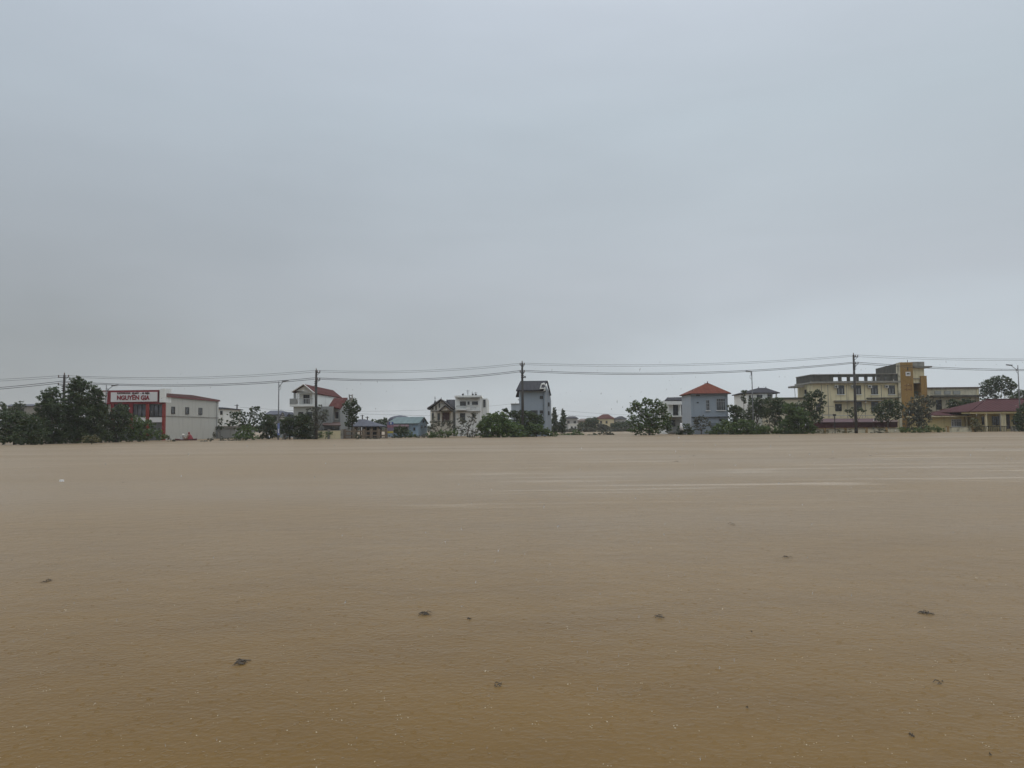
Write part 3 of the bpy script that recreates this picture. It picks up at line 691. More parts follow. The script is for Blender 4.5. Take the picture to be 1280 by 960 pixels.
def house_F():
    Y = 118; h = House('blue_grey_house', 'blue grey two storey house with orange red pyramid roof', 887, Y)
    xl, xr = cornerX(864,510,Y), cornerX(910,510,Y); ze = atY(887,492.5,Y).z; Yb = Y*224/213.
    D_ = 6.2
    MB().box(xl, xr, Y, Y+D_, -1, ze).build('wall', BLUEGREY, h.r)
    ap = atY(884.3,478.5,Y+D_/2)
    hip_roof(h, 'roof', ORANGET, xl+.1, xr, Y, Y+D_, ze+.12, ap.z, (ap.x-.08, ap.x+.08), .45)
    for p, t in ((881.2,478.3),(884.4,476.3),(865.5,486.6)): MB().tube([atY(p,t+3.4,Y+D_/2-.3 if p>870 else Y+2), atY(p,t,Y+D_/2-.3 if p>870 else Y+2)], [.11,.03]).build('finial', REDT, h.r)
    MB().box(xl-.06, xl-.003, Y+.01, Y+D_, -1, ze-.01).build('side_wall', BLUEGREY2, h.r)
    h.window(882.6,886.8,500,513,cols=2,rows=2,fm=METAL); h.window(895.7,906.6,498,512.8,cols=4,rows=1,fm=METAL)
    h.boxes('vent', DARK, [(870,874.8,493.6,495),(871,873.2,502.6,504)], .05, -.06)
    h.window(899,903.8,523.6,526,cols=2,sill=False); h.window(868,873,524,530,cols=2,sill=False)
    h.boxes('string_course', plain('dark_band',(.07,.075,.085)), [(864,910,520.8,521.8)], .2, -.21)
    h.boxes('gutter', plain('dark_band',(.07,.075,.085)), [(862.5,911.5,492.2,493)], .15, -.5)
    h.boxes('downpipe', METAL, [(908.6,909.1,493,541)], .08, -.1)
    h.boxes('garage_door', plain('garage_door_grey',(.16,.19,.22)), [(889,897,528.5,541)], .06, -.07)
house_F()

def house_G():
    Y = 135; h = House('hip_roof_house', 'white upper storey with dark grey hip roof right of the slender round topped tree', 955, Y)
    xl, xr = cornerX(934.5,510,Y), cornerX(966,510,Y); ze = atY(955,491.7,Y).z
    MB().box(xl, xr, Y, Y+8, -1, ze).build('wall', WHITE, h.r)
    xr2 = cornerX(972.5,510,Y)
    MB().box(xr+.003, xr2, Y+2.5, Y+8, -1, ze).build('wall', WHITE, h.r)
    hip_roof(h, 'roof', SLATE, xl, xr2, Y, Y+8, ze+.1, atY(953,484.8,Y+4).z, (cornerX(948,485,Y+4), cornerX(957.5,485,Y+4)), .35)
    for p in (948.3, 957.3): MB().tube([atY(p,485.2,Y+4), atY(p,483.2,Y+4)], [.1,.04]).build('finial', SLATE, h.r)
    h.window(946,952.8,493.6,497.6,cols=3); h.window(959.3,964.6,492.8,497,cols=2)
    h.window(936,938.5,494,499,cols=1,sill=False)
    h.boxes('column', WHITE, [(971,972.2,492.3,520)], .3, .2)
    h.boxes('balcony', WHITE, [(958,973,498.5,500.8)], 1.1, -1.12)
    h.boxes('ledge', CONC, [(934.5,966,505.5,506.3)], .2, -.21); h.window(947,953,509,515,cols=2)
house_G()
h = simple_house('long_shed', 'long building with mildewed olive roof edge between hip roof house and school', 126, (973,1010,499), CREAM2, None, wallmat('olive_mildew',(.06,.062,.04),.5), ((978,983,506,512),(992,997,506,512)), 8)

def school():
    Y = 128; h = House('school_building', 'weathered cream school block with mildewed pierced parapet and ochre stair tower', 1080, Y, 'school')
    xl = cornerX(1016,490,Y); xr = cornerX(1124,490,Y)
    Ys = Y*376/357
    zt = atY(1060,468.4,Y).z; zc = atY(1060,479,Y).z; 
    x_out = xl
    MB().box(xl, xr, Y, Y+6.8, -1, zc).build('wall', CREAM, h.r)
    # cornice
    MB().box(xl-.35, xr, Y-.6, Y+7.2, zc, zc+.3).build('cornice', CONC, h.r)
    # left canopy slab
    a = atX(1004, 483, xl-.003)
    MB().box(cornerX(991,483,Y+4), xl-.352, Y+3, Y+6.3, atY(995,484.5,Y+4).z, atY(995,482.3,Y+4).z).build('canopy', CONC, h.r)
    MB().tube([atY(993.2,484.4,Y+4), atY(994.2,498,Y+4), (cornerX(994.4,498,Y+4), Y+4, -1)], .05).build('canopy_post', METAL, h.r)
    # pierced parapet: openings are real
    xsR = []
    for q in ((1041,1047.3),(1051.5,1058.2),(1062,1068.6),(1072.8,1080),(1083.8,1090.4),(1093.6,1100.4),(1104.4,1111)):
        xsR.append((cornerX(q[0],473.5,Y), cornerX(q[1],473.5,Y)))
    z0, z1 = atY(1075,476.2,Y).z, atY(1075,471.3,Y).z
    pb = MB(); zb = zc+.3
    pb.box(xl, xr, Y-.2, Y, zb, z0).box(xl, xr, Y-.2, Y, z1, zt)
    prev = xl
    for a_, b_ in xsR+[(xr,None)]:
        pb.box(prev, a_, Y-.2, Y, z0, z1); prev = b_
    pb.box(xl-.2, xl, Y-.2, Y+6.8, zb, zt)
    pb.build('parapet', MILDEW, h.r)
    MB().box(xl-.3, xr, Y-.3, Y+.1, zt+.002, zt+.12).box(xl-.3, xl+.1, Y+.102, Y+6.8, zt+.002, zt+.12).build('parapet_coping', CONC, h.r)
    # windows, air conditioners
    for a_, b_ in ((1046.2,1055.2),(1068,1076.2),(1088.8,1097.2),(1110,1118.5)):
        h.window(a_, b_, 481.7, 493, cols=3, rows=1)
        h.boxes('curtain', GREYW, [(a_+1.6,a_+3.2,485.6,492.2),(b_-3.4,b_-1.8,485.6,492.2)], .006, -.038)
    for p in (1042.3, 1063.5, 1084.2, 1105.2):
        x0, x1, z0_, z1_ = h.rect(p, p+4.2, 481.4, 485.3)
        ac = MB().box(x0, x1, Y-.45, Y-.02, z0_, z1_).build('air_conditioner', PALE, h.r)
        cx, cz = (x0*.6+x1*.4), (z0_+z1_)/2
        fan = MB(); ring_ = [(cx+.19*math.cos(t*math.pi/6), Y-.47, cz+.19*math.sin(t*math.pi/6)) for t in range(12)]
        fan.add(ring_+[(p_[0], Y-.452, p_[2]) for p_ in ring_], [tuple(range(12)), tuple(range(23,11,-1))]+[(i,i+12,(i+1)%12+12,(i+1)%12) for i in range(12)])
        fan.build('fan_grille', DARK, ac)
    h.boxes('ledge', CONC, [(1042,1100,500.4,501.6)], .9, -.92)
    h.boxes('flower_ledge', MILDEW, [(1083,1123,497,498.2)], .7, -.72)
    h.window(1070,1077.2,502.2,513,cols=2,sill=False); h.window(1089,1098,501.9,515,cols=3,sill=False)
    for a_, b_ in ((1020,1026),(1044,1052),(1109,1117)): h.window(a_,b_,505,514,cols=2,sill=False)
    h.boxes('wall_stripe', CONC, [(1027,1027.6,481,522),(1035,1035.6,481,522),(1058.5,1059,481,522),(1081,1081.5,481,522),(1102,1102.5,481,522)], .05, -.052)
    h.boxes('wall_stripe', CONC, [(1018,1042,507.7,508.2),(1018,1042,518,518.5)], .04, -.044)
    h.side_window(xl, 1006, 1008.4, 487, 495.5, -1)
    # stair tower, its mildewed flank rising behind the parapet
    Yt = Y-.4
    T = lambda part, mat, a, b, t0, t1, d, dy=0, gr=False: h.block(part, mat, a, b, t0, t1, d, Y=Yt, dy=dy, ground=gr)
    xa, xb, zA, zB = h.rect(1123.4,1126.4,453.9,520,Yt)
    MB().add([(xa,Yt+.65,zc-.5),(xb+2.5,Yt+.65,zc-.5),(xb+2.5,Yt+7.8,zc-.5),(xa,Yt+7.8,zc-.5),(xa,Yt+.65,zB-.03),(xb+2.5,Yt+.65,zB-.03),(xb+2.5,Yt+7.8,zB-.35),(xa,Yt+7.8,zB-.35)],
             [(0,3,2,1),(4,5,6,7),(0,1,5,4),(1,2,6,5),(2,3,7,6),(3,0,4,7)]).build('tower_flank', MILDEW, h.r)
    T('tower_edge', CREAM2, 1123.4, 1126.4, 453.6, 520, .6, .045, True)
    T('tower_front', OCHRE, 1126.4, 1142.2, 452.8, 520, .64, 0, True)
    T('tower_parapet', CONC, 1142.2, 1156.6, 452, 457.6, 6, .3)
    T('tower_slab', CONC, 1142.3, 1164, 457.7, 459.6, 5, -.3)
    T('tower_wall', CREAM, 1142.2, 1156.6, 459.7, 479, 6, .3)
    T('tower_wall', CREAM, 1142.2, 1156.6, 495.6, 520, 6, .3, True)
    T('tower_fin', OCHRE, 1151.6, 1159, 469.8, 520, 4, -.1, True)
    T('stair_shade_panel', BLACKP, 1142.3, 1151.5, 479.1, 495.5, .2, 2.5)  # black sheet set back, puts the opening's shade into colour
    h.boxes('stair_white_block', WHITE, [(1146.2,1149,481,485.4),(1144,1150.5,494.8,496.4)], .1, 2.3, Y=Yt)  # white block in the stair opening, white strip along its base
    h.boxes('balcony_rail', plain('green_rail',(.05,.09,.07)), [(1142.6,1151.4,489.5,490.2),(1145,1145.4,490.2,495.5),(1148,1148.4,490.2,495.5)], .06, .4, Y=Yt)
    h.boxes('ledge', CONC, [(1142.4,1151.5,472.6,473.4),(1142.3,1151.4,478.4,479.05)], .2, .08, Y=Yt)
    # emblem on the tower
    x0, x1, z0_, z1_ = h.rect(1132,1137.8,464.8,470,Yt)
    em = MB().box(x0, x1, Yt-.08, Yt-.005, z0_, z1_).build('emblem_panel', SIGNW, h.r)
    MB().box(x0+.18, x0+.34, Yt-.1, Yt-.082, z0_+.25, z1_-.2).box(x1-.34, x1-.18, Yt-.1, Yt-.082, z0_+.25, z1_-.2).box(x0+.34, x1-.34, Yt-.1, Yt-.082, z0_+.3, z0_+.45).build('emblem', DARK, em)
    h.boxes('lamp_niche', DARK, [(1133.9,1135.1,459.2,463)], .06, -.065, Y=Yt)
    for t0 in (481.5, 486.5): h.boxes('relief_lettering', plain('rust_brown',(.14,.055,.02)), [(1130.5,1132,t0,t0+.8),(1133,1133.8,t0-1,t0+2),(1135.2,1137.6,t0,t0+.8),(1138.4,1139.2,t0-1,t0+2)], .04, -.045, Y=Yt)
    MB().tube([atY(1134.3,453,Yt+2), atY(1134.3,449.8,Yt+2)], .05).build('lightning_rod', DARK, h.r)
school()

def school_wing():
    Y = 132; h = House('school_wing', 'lower weathered cream school wing right of the ochre stair tower', 1195, Y, 'school')
    x0, x1, z0, z1 = h.rect(1159.5,1224.5,485.4,520)
    xm = cornerX(1159.3,500,126)
    MB().box(x0, x1, Y, Y+9, -1, z1).build('wall', CREAM2, h.r)
    MB().box(x0, x1+.25, Y-.3, Y+9.2, z1+.002, z1+.2).build('roof_edge', plain('dark_roof_edge',(.07,.045,.035)), h.r)
    h.block('canopy', MILDEW, 1162, 1228, 494.2, 496.4, 1.2, dy=-1.21)
    for a, b in ((1168,1176),(1180,1188.2),(1191.5,1200)): h.boxes('wall_panel', wallmat('grey_panel',(.30,.31,.29),.5), [(a,b,488.7,493)], .12, -.125)
    h.boxes('pilaster', CREAM, [(1221,1222,486.5,494),(1223.3,1224.4,497,520)], .1, -.11)
    h.window(1186,1194,499.5,512,cols=3,sill=False); h.window(1170,1177,500,512,cols=3,sill=False); h.window(1205,1213,500,512,cols=3,sill=False)
    h.boxes('rust_stain', plain('rust_brown',(.14,.055,.02)), [(1176,1182,511,514)], .05, -.055)
school_wing()

def maroon_stall():
    Y = 119; h = House('maroon_hall', 'long maroon sheet metal shed with faded pink roof before the cream school', 1065, Y, 'shed')
    x0, x1, z0, z1 = h.rect(1017,1122,527.6,534.5)
    MB().box(x0, x1, Y, Y+5, z0, z1).build('wall', MAROON, h.r)
    b = MB(); q = x0
    while q < x1: b.box(q, q+.06, Y-.03, Y-.002, z0, z1); q += .45
    b.build('corrugation', MAROON, h.r)
    MB().box(x0, x1, Y+.3, Y+4.8, -1, z0-.002).build('base_wall', CREAM, h.r)
    MB().slab([atY(1024,527.6,Y-.4),atY(1096,527.4,Y-.4),atY(1094,523,Y+3.5),atY(1028,523.2,Y+3.5)], .1).build('roof', PINKT, h.r)
    MB().slab([atY(1096.5,527.4,Y-.3),atY(1123,527.2,Y-.3),atY(1121,524.6,Y+3.5),atY(1094.5,524.5,Y+3.5)], .1).build('roof', plain('rust_roof', (.07,.04,.035)), h.r)
    MB().tube([atY(1028,519.5,Y+3), atY(1094,519.2,Y+3)], .04, 6).build('roof_rail', METAL, h.r)
    for p in (1028,1044,1060,1078,1094): MB().tube([atY(p,519.4,Y+3), atY(p,523.3,Y+3)], .03, 6).build('rail_post', METAL, h.r)
maroon_stall()
boundary_wall('school_wall', 'stained cream boundary wall with ochre posts in front of the maroon shed', 1016, 1128, 536.6, 114, CREAM2, (1017,1031,1057,1083,1108,1127), wallmat('ochre_post',(.28,.19,.08),.5))
boundary_wall('bungalow_wall', 'short stained yellow wall with one ochre pillar before the small yellow bungalow', 1183, 1216, 534.2, 113, CREAM2, (1185,1216), wallmat('ochre_post',(.28,.19,.08),.5))

def bungalow():
    Y = 120; h = House('bungalow', 'small yellow bungalow with white barred window and flat maroon roof', 1190, Y)
    x0, x1, z0, z1 = h.rect(1160,1206,521.2,541)
    MB().box(x0, x1, Y, Y+6, -1, z1).build('wall', YELLOW, h.r)
    MB().box(x0-.2, cornerX(1211,520,Y), Y-.8, Y+6.2, z1+.002, z1+.28).build('fascia', CREAM, h.r)
    MB().slab([atY(1159,519,Y-.85),atY(1211.5,519,Y-.85),atY(1208,515.2,Y+4),atY(1164,515.2,Y+4)], .08).build('roof', MAROONT, h.r)
    h.window(1189,1201.5,524,533.2,cols=4,rows=1,fm=plain('white_frame',(.55,.55,.55)),sill=True)
    b = MB(); X0, X1, Z0, Z1 = h.rect(1189,1201.5,524,533.2)
    for i in range(9): q = X0+(X1-X0)*(i+.5)/9; b.box(q-.02,q+.02,Y-.14,Y-.1,Z0,Z1)
    b.build('window_bars', plain('white_frame',(.55,.55,.55)), h.r)
    h.boxes('side_post', CREAM, [(1205.6,1207,521,541)], .2, -.5)
bungalow()

def veranda_house():
    Y = 116; h = House('veranda_house', 'yellow house with wide maroon tiled roof and columned veranda at the right', 1245, Y)
    xl, xr = cornerX(1222,525,Y+2), cornerX(1330,525,Y+2); ze = atY(1240,516,Y).z
    MB().box(xl, xr, Y+2, Y+10, -1, ze).build('wall', YELLOW, h.r)
    xel = cornerX(1211.5,515.5,Y-.2); xer = xr+1
    zr = atY(1255,499.3,Y+5).z
    v = [(xel,Y-.4,ze+.25),(xer,Y-.4,ze+.25),(xer,Y+11,ze+.25),(xel,Y+11,ze+.25),(cornerX(1233.5,500,Y+5),Y+5.3,zr),(xer-3,Y+5.3,zr)]
    MB().add(v+[(q[0],q[1],q[2]-.1) for q in v[:4]], [(0,1,5,4),(1,2,5),(2,3,4,5),(3,0,4),(0,6,7,1),(1,7,8,2),(2,8,9,3),(3,9,6,0),(9,8,7,6)]).build('roof', MAROONT, h.r)
    for t in (0,): MB().tube([v[4], v[5]], .14, 6).tube([v[0], v[4]], .1, 6).build('ridge_tiles', MAROONT, h.r)
    MB().box(xel+.1, xer-.1, Y-.3, Y+1.98, ze-.12, ze+.145).build('fascia', YELLOW, h.r)
    for p in (1233,1252.5,1256):
        xc = cornerX(p,525,Y); w = .14 if p < 1250 else .2
        MB().box(xc-w, xc+w, Y, Y+.3, -1, ze-.122).build('column', CREAM, h.r)
    MB().tube([(cornerX(1250,525,Y-.3),Y-.35,ze-.1),(cornerX(1250,525,Y-.3),Y-.35,-.5)], .05).build('downpipe', METAL, h.r)
    h.window(1227,1232,520.5,531,Y=Y+2,cols=2,rows=2,sill=False); h.window(1240,1249,520,531.5,Y=Y+2,cols=3,rows=2,sill=False)
    h.window(1257.4,1262.2,518.3,536,Y=Y+2,cols=1,fm=DWOOD,gm=DARK,name='door',sill=False); h.window(1266,1273,520,531,Y=Y+2,cols=2,sill=False)
    b = MB(); x0 = cornerX(1222,533,Y); x1 = cornerX(1259,533,Y); z1 = atY(1240,532.6,Y).z
    b.box(x0,x1,Y-.05,Y+.03,z1-.08,z1); q = x0
    while q < x1: b.box(q,q+.05,Y-.04,Y+.02,.0,z1-.08); q += .28
    b.build('railing', DARK, h.r)
    h.block('gate_pillar', CONC, 1259.5, 1266, 532.5, 545, .5, dy=-1.2, ground=True)
veranda_house()

# ================================================================== POLES, LAMPS, WIRES
def utility_pole(px, top, Y, label, style):
    b_ = atY(px, 540, Y); zt = atY(px, top, Y).z; x = atY(px, top+20, Y).x
    r = thing('utility_pole', (x, Y, 0), label, 'utility pole', 'concrete utility poles carrying the overhead wires')
    MB().tube([(x,Y,-1.8),(x,Y,zt*.5),(x,Y,zt)], [.24,.19,.14], 10).build('shaft', POLEC, r, True)
    def arm(z, side):
        a = MB()
        if side == 0: a.box(x-.75, x+.75, Y-.22, Y-.14, z-.05, z+.05); ins = (-.68, .68)
        elif side == 1: a.box(x+.02, x+.6, Y-.22, Y-.14, z-.05, z+.05); ins = (.2, .55)
        else: a.box(x-.35, x+.35, Y-.22, Y-.14, z-.05, z+.05); ins = (-.3, .3)
        ao = a.build('crossarm', DARK, r)
        for q in ins: MB().lathe((x+q, Y-.18, z+.05), [(.03,0),(.09,.08),(.05,.13),(.09,.2),(.03,.28)], 8).build('insulator', CERAM, ao)
        a2 = MB().tube([(x+.05,Y-.2,z-.45),(x+ins[-1]*.85,Y-.2,z-.06)], .03, 5); a2.build('brace', DARK, ao)
    arm(zt-.35, style); arm(zt-.35-1.05, style)
    MB().lathe((x, Y, zt), [(.03,0),(.09,.08),(.05,.13),(.09,.2),(.03,.3)], 8).build('insulator', CERAM, r)
    for k in range(3):
        z = zt-1.6-.28*k; MB().box(x-.2, x+.22, Y-.24, Y-.15, z-.06, z+.06).build('clamp', DARK, r)
    if style == 2:
        MB().box(x+.2, x+.52, Y-.3, Y+.1, zt-2.2, zt-1.95).build('junction_box', LAMPG, r)
    return x, zt
POLES = []
for px, top, Y, lab, stl in ((80,468.5,101,'concrete utility pole rising from the big dark trees at left',0),
        (395.2,463,104,'dark concrete utility pole in front of the red gabled white house',1),
        (652.9,453.5,107,'dark concrete utility pole in front of the tall slate roofed house',2),
        (1067.6,443.5,111,'tall dark utility pole in front of the cream school',1)):
    x, zt = utility_pole(px, top, Y, lab, stl); POLES.append((px, x, Y, zt))
# far small poles
for px, t, Y, lab in ((296.3,505.5,170,'far thin pole above the leafy tree right of the showroom'),(453,518.5,190,'far stub pole behind the pavilion roof'),(459.2,520.5,190,'short far pole with a box behind the pavilion')):
    x = atY(px,t,Y).x; z = atY(px,t,Y).z
    r = thing('small_pole', (x,Y,0), lab, 'pole'); MB().tube([(x,Y,-1.5),(x,Y,z)],[.2,.15],8).build('shaft', POLEC, r)
    MB().box(x-.5,x+.5,Y-.25,Y-.16,z-.3,z-.2).build('crossarm', DARK, r)

def wire(pts, sags, rad, label, grp):
    """pts: world points at the poles; one catenary per span"""
    path = []
    for i in range(len(pts)-1):
        a, b = Vector(pts[i]), Vector(pts[i+1]); s_ = sags[i] if isinstance(sags, (list, tuple)) else sags
        for k in range(16):
            t = k/16; p = a.lerp(b, t); p.z -= 4*s_*t*(1-t); path.append(p)
    path.append(Vector(pts[-1]))
    o = MB().tube(path, rad, 5).build('overhead_wire', WIREM)
    tag(o, label, 'wire', grp)
U = [atY(-140,477,97), atY(80,469.5,101), atY(395.2,463,104), atY(652.9,454,107), atY(1067.6,443.8,111), atY(1420,446,116)]
Lw = [atY(-140,493,97), atY(80,476.5,101), atY(395.2,472.3,104), atY(652.9,463,107), atY(1067.6,452.8,111), atY(1420,459,116)]
G = 'overhead wires strung between the utility poles'
for k, (dy, dz, lb) in enumerate(((-.3,.0,'upper overhead wire, topmost strand across the sky'),(.5,-.16,'upper overhead wire, strand just below the topmost one'))):
    wire([p+Vector((0,dy,dz)) for p in U], [.25,.62,.55,.75,.5], .02, lb, G)
for k, (dy, dz, lb) in enumerate(((-.3,.0,'lower overhead wire, thick upper strand of the lower bundle'),(.45,-.14,'lower overhead wire, bottom strand of the lower bundle'))):
    wire([p+Vector((0,dy,dz)) for p in Lw], [.25,.75,.7,.95,.7], .036, lb, G)
wire([atY(440,514,140), atY(640,505,140), atY(800,519,140)], .4, .014, 'thin far service wire crossing behind the tall slate roofed house', 'thin far wires')
wire([atY(300,509,140), atY(560,520,140), atY(700,518,140), atY(830,522,140)], .3, .018, 'thin far service wire low above the blue workshop', 'thin far wires')

def lamp(px, top, base, Y, direction, armtip, label, banner=False):
    b_ = atY(px, base, Y); zt = atY(px, top, Y).z; x = atY(px, (top+base)/2, Y).x
    r = thing('street_lamp', (x, Y, 0), label, 'street lamp', 'street lamps along the flooded road')
    MB().tube([(x,Y,-1.6),(x,Y,zt*.5),(x,Y,zt)], [.12,.09,.06], 10).build('pole', LAMPG, r, True)
    tx = atY(armtip[0], armtip[1], Y)
    d = 1 if direction > 0 else -1
    a0 = Vector((x, Y, zt-.9)); mid = Vector((x+(tx.x-x)*.45, Y, (a0.z*.45+tx.z*.55)-.05)); 
    MB().tube([a0, mid, tx], [.05,.045,.04], 8).build('arm', LAMPG, r, True)
    MB().tube([Vector((x,Y,zt-1.3)), Vector((x+d*.28,Y,zt-1.0)), Vector((x+d*.3,Y,zt-.7)), Vector((x+d*.05,Y,zt-.45))], .03, 6).build('scroll', LAMPG, r)
    hd = MB(); L_ = .75*d
    v = [(tx.x-.15*d,Y-.14,tx.z-.02),(tx.x+L_,Y-.1,tx.z+.08),(tx.x+L_,Y+.1,tx.z+.08),(tx.x-.15*d,Y+.14,tx.z-.02)]
    hd.add(v+[(q[0],q[1],q[2]+.13) for q in v], [(3,2,1,0),(4,5,6,7),(0,1,5,4),(1,2,6,5),(2,3,7,6),(3,0,4,7)])
    ho = hd.build('lamp_head', LAMPG, r)
    MB().box(min(tx.x+.1*d,tx.x+L_*.9), max(tx.x+.1*d,tx.x+L_*.9), Y-.08, Y+.08, tx.z-.03, tx.z-.0).build('lens', PALE, ho)
    if banner:
        x0 = atY(347.4,536,Y).x; x1 = atY(349.9,536,Y).x; z1 = atY(348,529,Y).z; z0 = atY(348,544,Y).z
        bn = MB().box(x0, x1, Y-.18, Y-.14, z0, z1).build('banner', plain('banner_blue',(.17,.22,.42), .6), r)
        MB().box(x0+.08,x1-.08,Y-.186,Y-.182,z0+.3,z0+.9).build('banner_patch', SIGNW, bn)
lamp(132.2, 481, 553, 103, 1, (141,482.5), 'street lamp with arm to the right in front of the showroom sign')
lamp(348.2, 477, 549.5, 104, 1, (354,476.8), 'street lamp with a blue banner tied low on its pole', True)
lamp(940.8, 464, 543, 112, -1, (938.5,465), 'street lamp above the shrubs right of the orange roofed house')
lamp(1274.3, 456.5, 541, 113, -1, (1264,457), 'street lamp with arm to the left at the right edge')
for px, lab in ((353.3,'short pale post in the water just right of the banner lamp'),(356.3,'darker short post in the water, second from the banner lamp')):
    p = water(px, 549.5); MB().tube([(p.x,p.y,-1),(p.x,p.y,.72),(p.x,p.y,.8)],[.1,.1,.04],10).build('bollard', CONC if px<355 else POLEC, None, False, (p.x,p.y,0))
    tag(bpy.data.objects[-1] if False else COL.objects[len(COL.objects)-1], lab, 'bollard')
def sign_post():
    Y = 113; x = cornerX(1043.5,530,Y); z = atY(1043.5,520,Y).z
    r = thing('sign_post', (x,Y,0), 'dark post with a small box on top before the maroon shed', 'post')
    MB().tube([(x,Y,-1),(x,Y,z)], .07, 8).build('post', DARK, r)
    MB().box(x-.2,x+.2,Y-.15,Y+.15,z+.002,z+.3).build('box', DARK, r)
sign_post()

# ================================================================== VEGETATION
def leaf_mesh(name, pts, nrm, size, mat, parent):
    n = len(pts)
    a = np.cross(nrm, RNG.normal(size=(n,3))); a /= np.linalg.norm(a, axis=1)[:,None]+1e-9
    b = np.cross(nrm, a)
    L_ = (np.asarray(size)*RNG.uniform(.6,1.35,n))[:,None]; Wd = L_*RNG.uniform(.4,.7,n)[:,None]
    bend = nrm*L_*.18
    q = np.stack([pts-a*L_-bend, pts-b*Wd, pts+a*L_-bend, pts+b*Wd], 1).reshape(-1,3)
    me = bpy.data.meshes.new(name); me.vertices.add(4*n); me.vertices.foreach_set('co', q.astype(np.float32).ravel())
    me.loops.add(4*n); me.polygons.add(n)
    me.loops.foreach_set('vertex_index', np.arange(4*n, dtype=np.int32)); me.polygons.foreach_set('loop_start', np.arange(0,4*n,4,dtype=np.int32))
    me.update(calc_edges=True); me.materials.append(mat)
    o = bpy.data.objects.new(name, me); COL.objects.link(o); o.parent = parent; return o
def crown_points(blobs, Y, dens, size, clump=.42, droop=0):
    P_, N_, S_ = [], [], []
    for cx, cy, rx, ry in blobs:
        c = atY(cx, cy, Y); k = Y/F; ax, az = rx*k, ry*k; ay = min(ax*1.0, 3.2)
        area = 2*math.pi*ax*az
        nc = int(10 + 30*dens**.8*ax*az)
        for i in range(nc):
            d = RNG.normal(size=3); d /= np.linalg.norm(d)
            rr_ = RNG.uniform(.25,1)**.5*1.12
            cc = np.array([c.x, Y, c.z]) + d*rr_*np.array([ax, ay, az])
            cr_ = clump*RNG.uniform(.55,1.25)*min(1.5, max(.3, .42*min(ax,az)+.2))
            nl = max(14, int((1.2+1.8*dens)*cr_*cr_/(size*size)))
            dd = RNG.normal(size=(nl,3)); dd /= np.linalg.norm(dd,axis=1)[:,None]
            rad = cr_*RNG.uniform(.25,1.12,nl)[:,None]
            pp = cc+dd*rad*np.array([1.2,1.2,.8])
            if droop: pp[:,2] -= droop*(rad[:,0]/cr_)**2*cr_
            nn = dd + RNG.normal(size=(nl,3))*.6 + np.array([0,0,.5]); nn /= np.linalg.norm(nn,axis=1)[:,None]
            P_.append(pp); N_.append(nn); S_.append(np.full(len(pp), size))
        if dens >= 1.:                                   # inner foliage that closes the crown
            n = int((dens-.75)*70*ax*az/(size*size)*.016)+6
            dd = RNG.normal(size=(n,3)); dd /= np.linalg.norm(dd,axis=1)[:,None]
            pp = np.array([c.x,Y,c.z]) + dd*(RNG.uniform(0,1,n)**.4*.82)[:,None]*np.array([ax,ay,az])
            nn = dd+RNG.normal(size=(n,3))*.7; nn /= np.linalg.norm(nn,axis=1)[:,None]
            P_.append(pp); N_.append(nn); S_.append(np.full(n, size*1.5))
    P_ = np.concatenate(P_); N_ = np.concatenate(N_); S_ = np.concatenate(S_); keep = P_[:,2] > -.05
    return P_[keep], N_[keep], S_[keep]
def plant(name, label, cat, base, blobs, mat, dens=1., size=.12, clump=.42, Y=None, bark=None, group=None, trunk_px=None, spread=True, droop=0, tr=.14):
    bx = trunk_px or (sum(b[0]*b[2]*b[3] for b in blobs)/sum(b[2]*b[3] for b in blobs))
    if Y is None: Y = water(bx, base).y
    x = atY(bx, base, Y).x
    r = thing(name, (x, Y, 0), label, cat, group)
    P_, N_, S_ = crown_points(blobs, Y, dens, size, clump, droop)
    P_ = P_ - np.array([x, Y, 0])
    part = 'crown' if 'tree' in name or 'conifer' in name else 'foliage'
    leaf_mesh(part, P_, N_, S_, mat, r)
    b = MB(); top = min(blobs, key=lambda q: q[1]); tp = atY(top[0], top[1], Y)
    base_pt = Vector((x, Y, -1.2)); fork = Vector((x+(tp.x-x)*.15, Y, max(.4, tp.z*.3)))
    b.tube([base_pt, Vector((x,Y,fork.z*.5)), fork], [tr*1.1, tr*.85, tr*.7], 8)
    for q in blobs:
        c = atY(q[0], q[1], Y); m_ = fork.lerp(c, .5) + Vector((random.uniform(-.2,.2), random.uniform(-.3,.3), .12*(c-fork).length*random.uniform(0,1)))
        b.tube([fork, m_, c], [tr*.45, tr*.28, tr*.1], 6)
        for j in range(4):
            e = c + Vector((random.uniform(-1,1)*q[2], random.uniform(-.6,.6)*q[2], random.uniform(-.4,1)*q[3]))*(Y/F)*.7
            b.tube([m_.lerp(c, random.uniform(.3,1)), c.lerp(e,.5)+Vector((0,0,.08)), e], [tr*.2, tr*.13, tr*.05], 5)
    b.build('trunk' if part == 'crown' else 'stem', bark or BARK, r)
    return r
TG = 'trees standing in the flood'; SG = 'shrubs and branches breaking the flood surface'
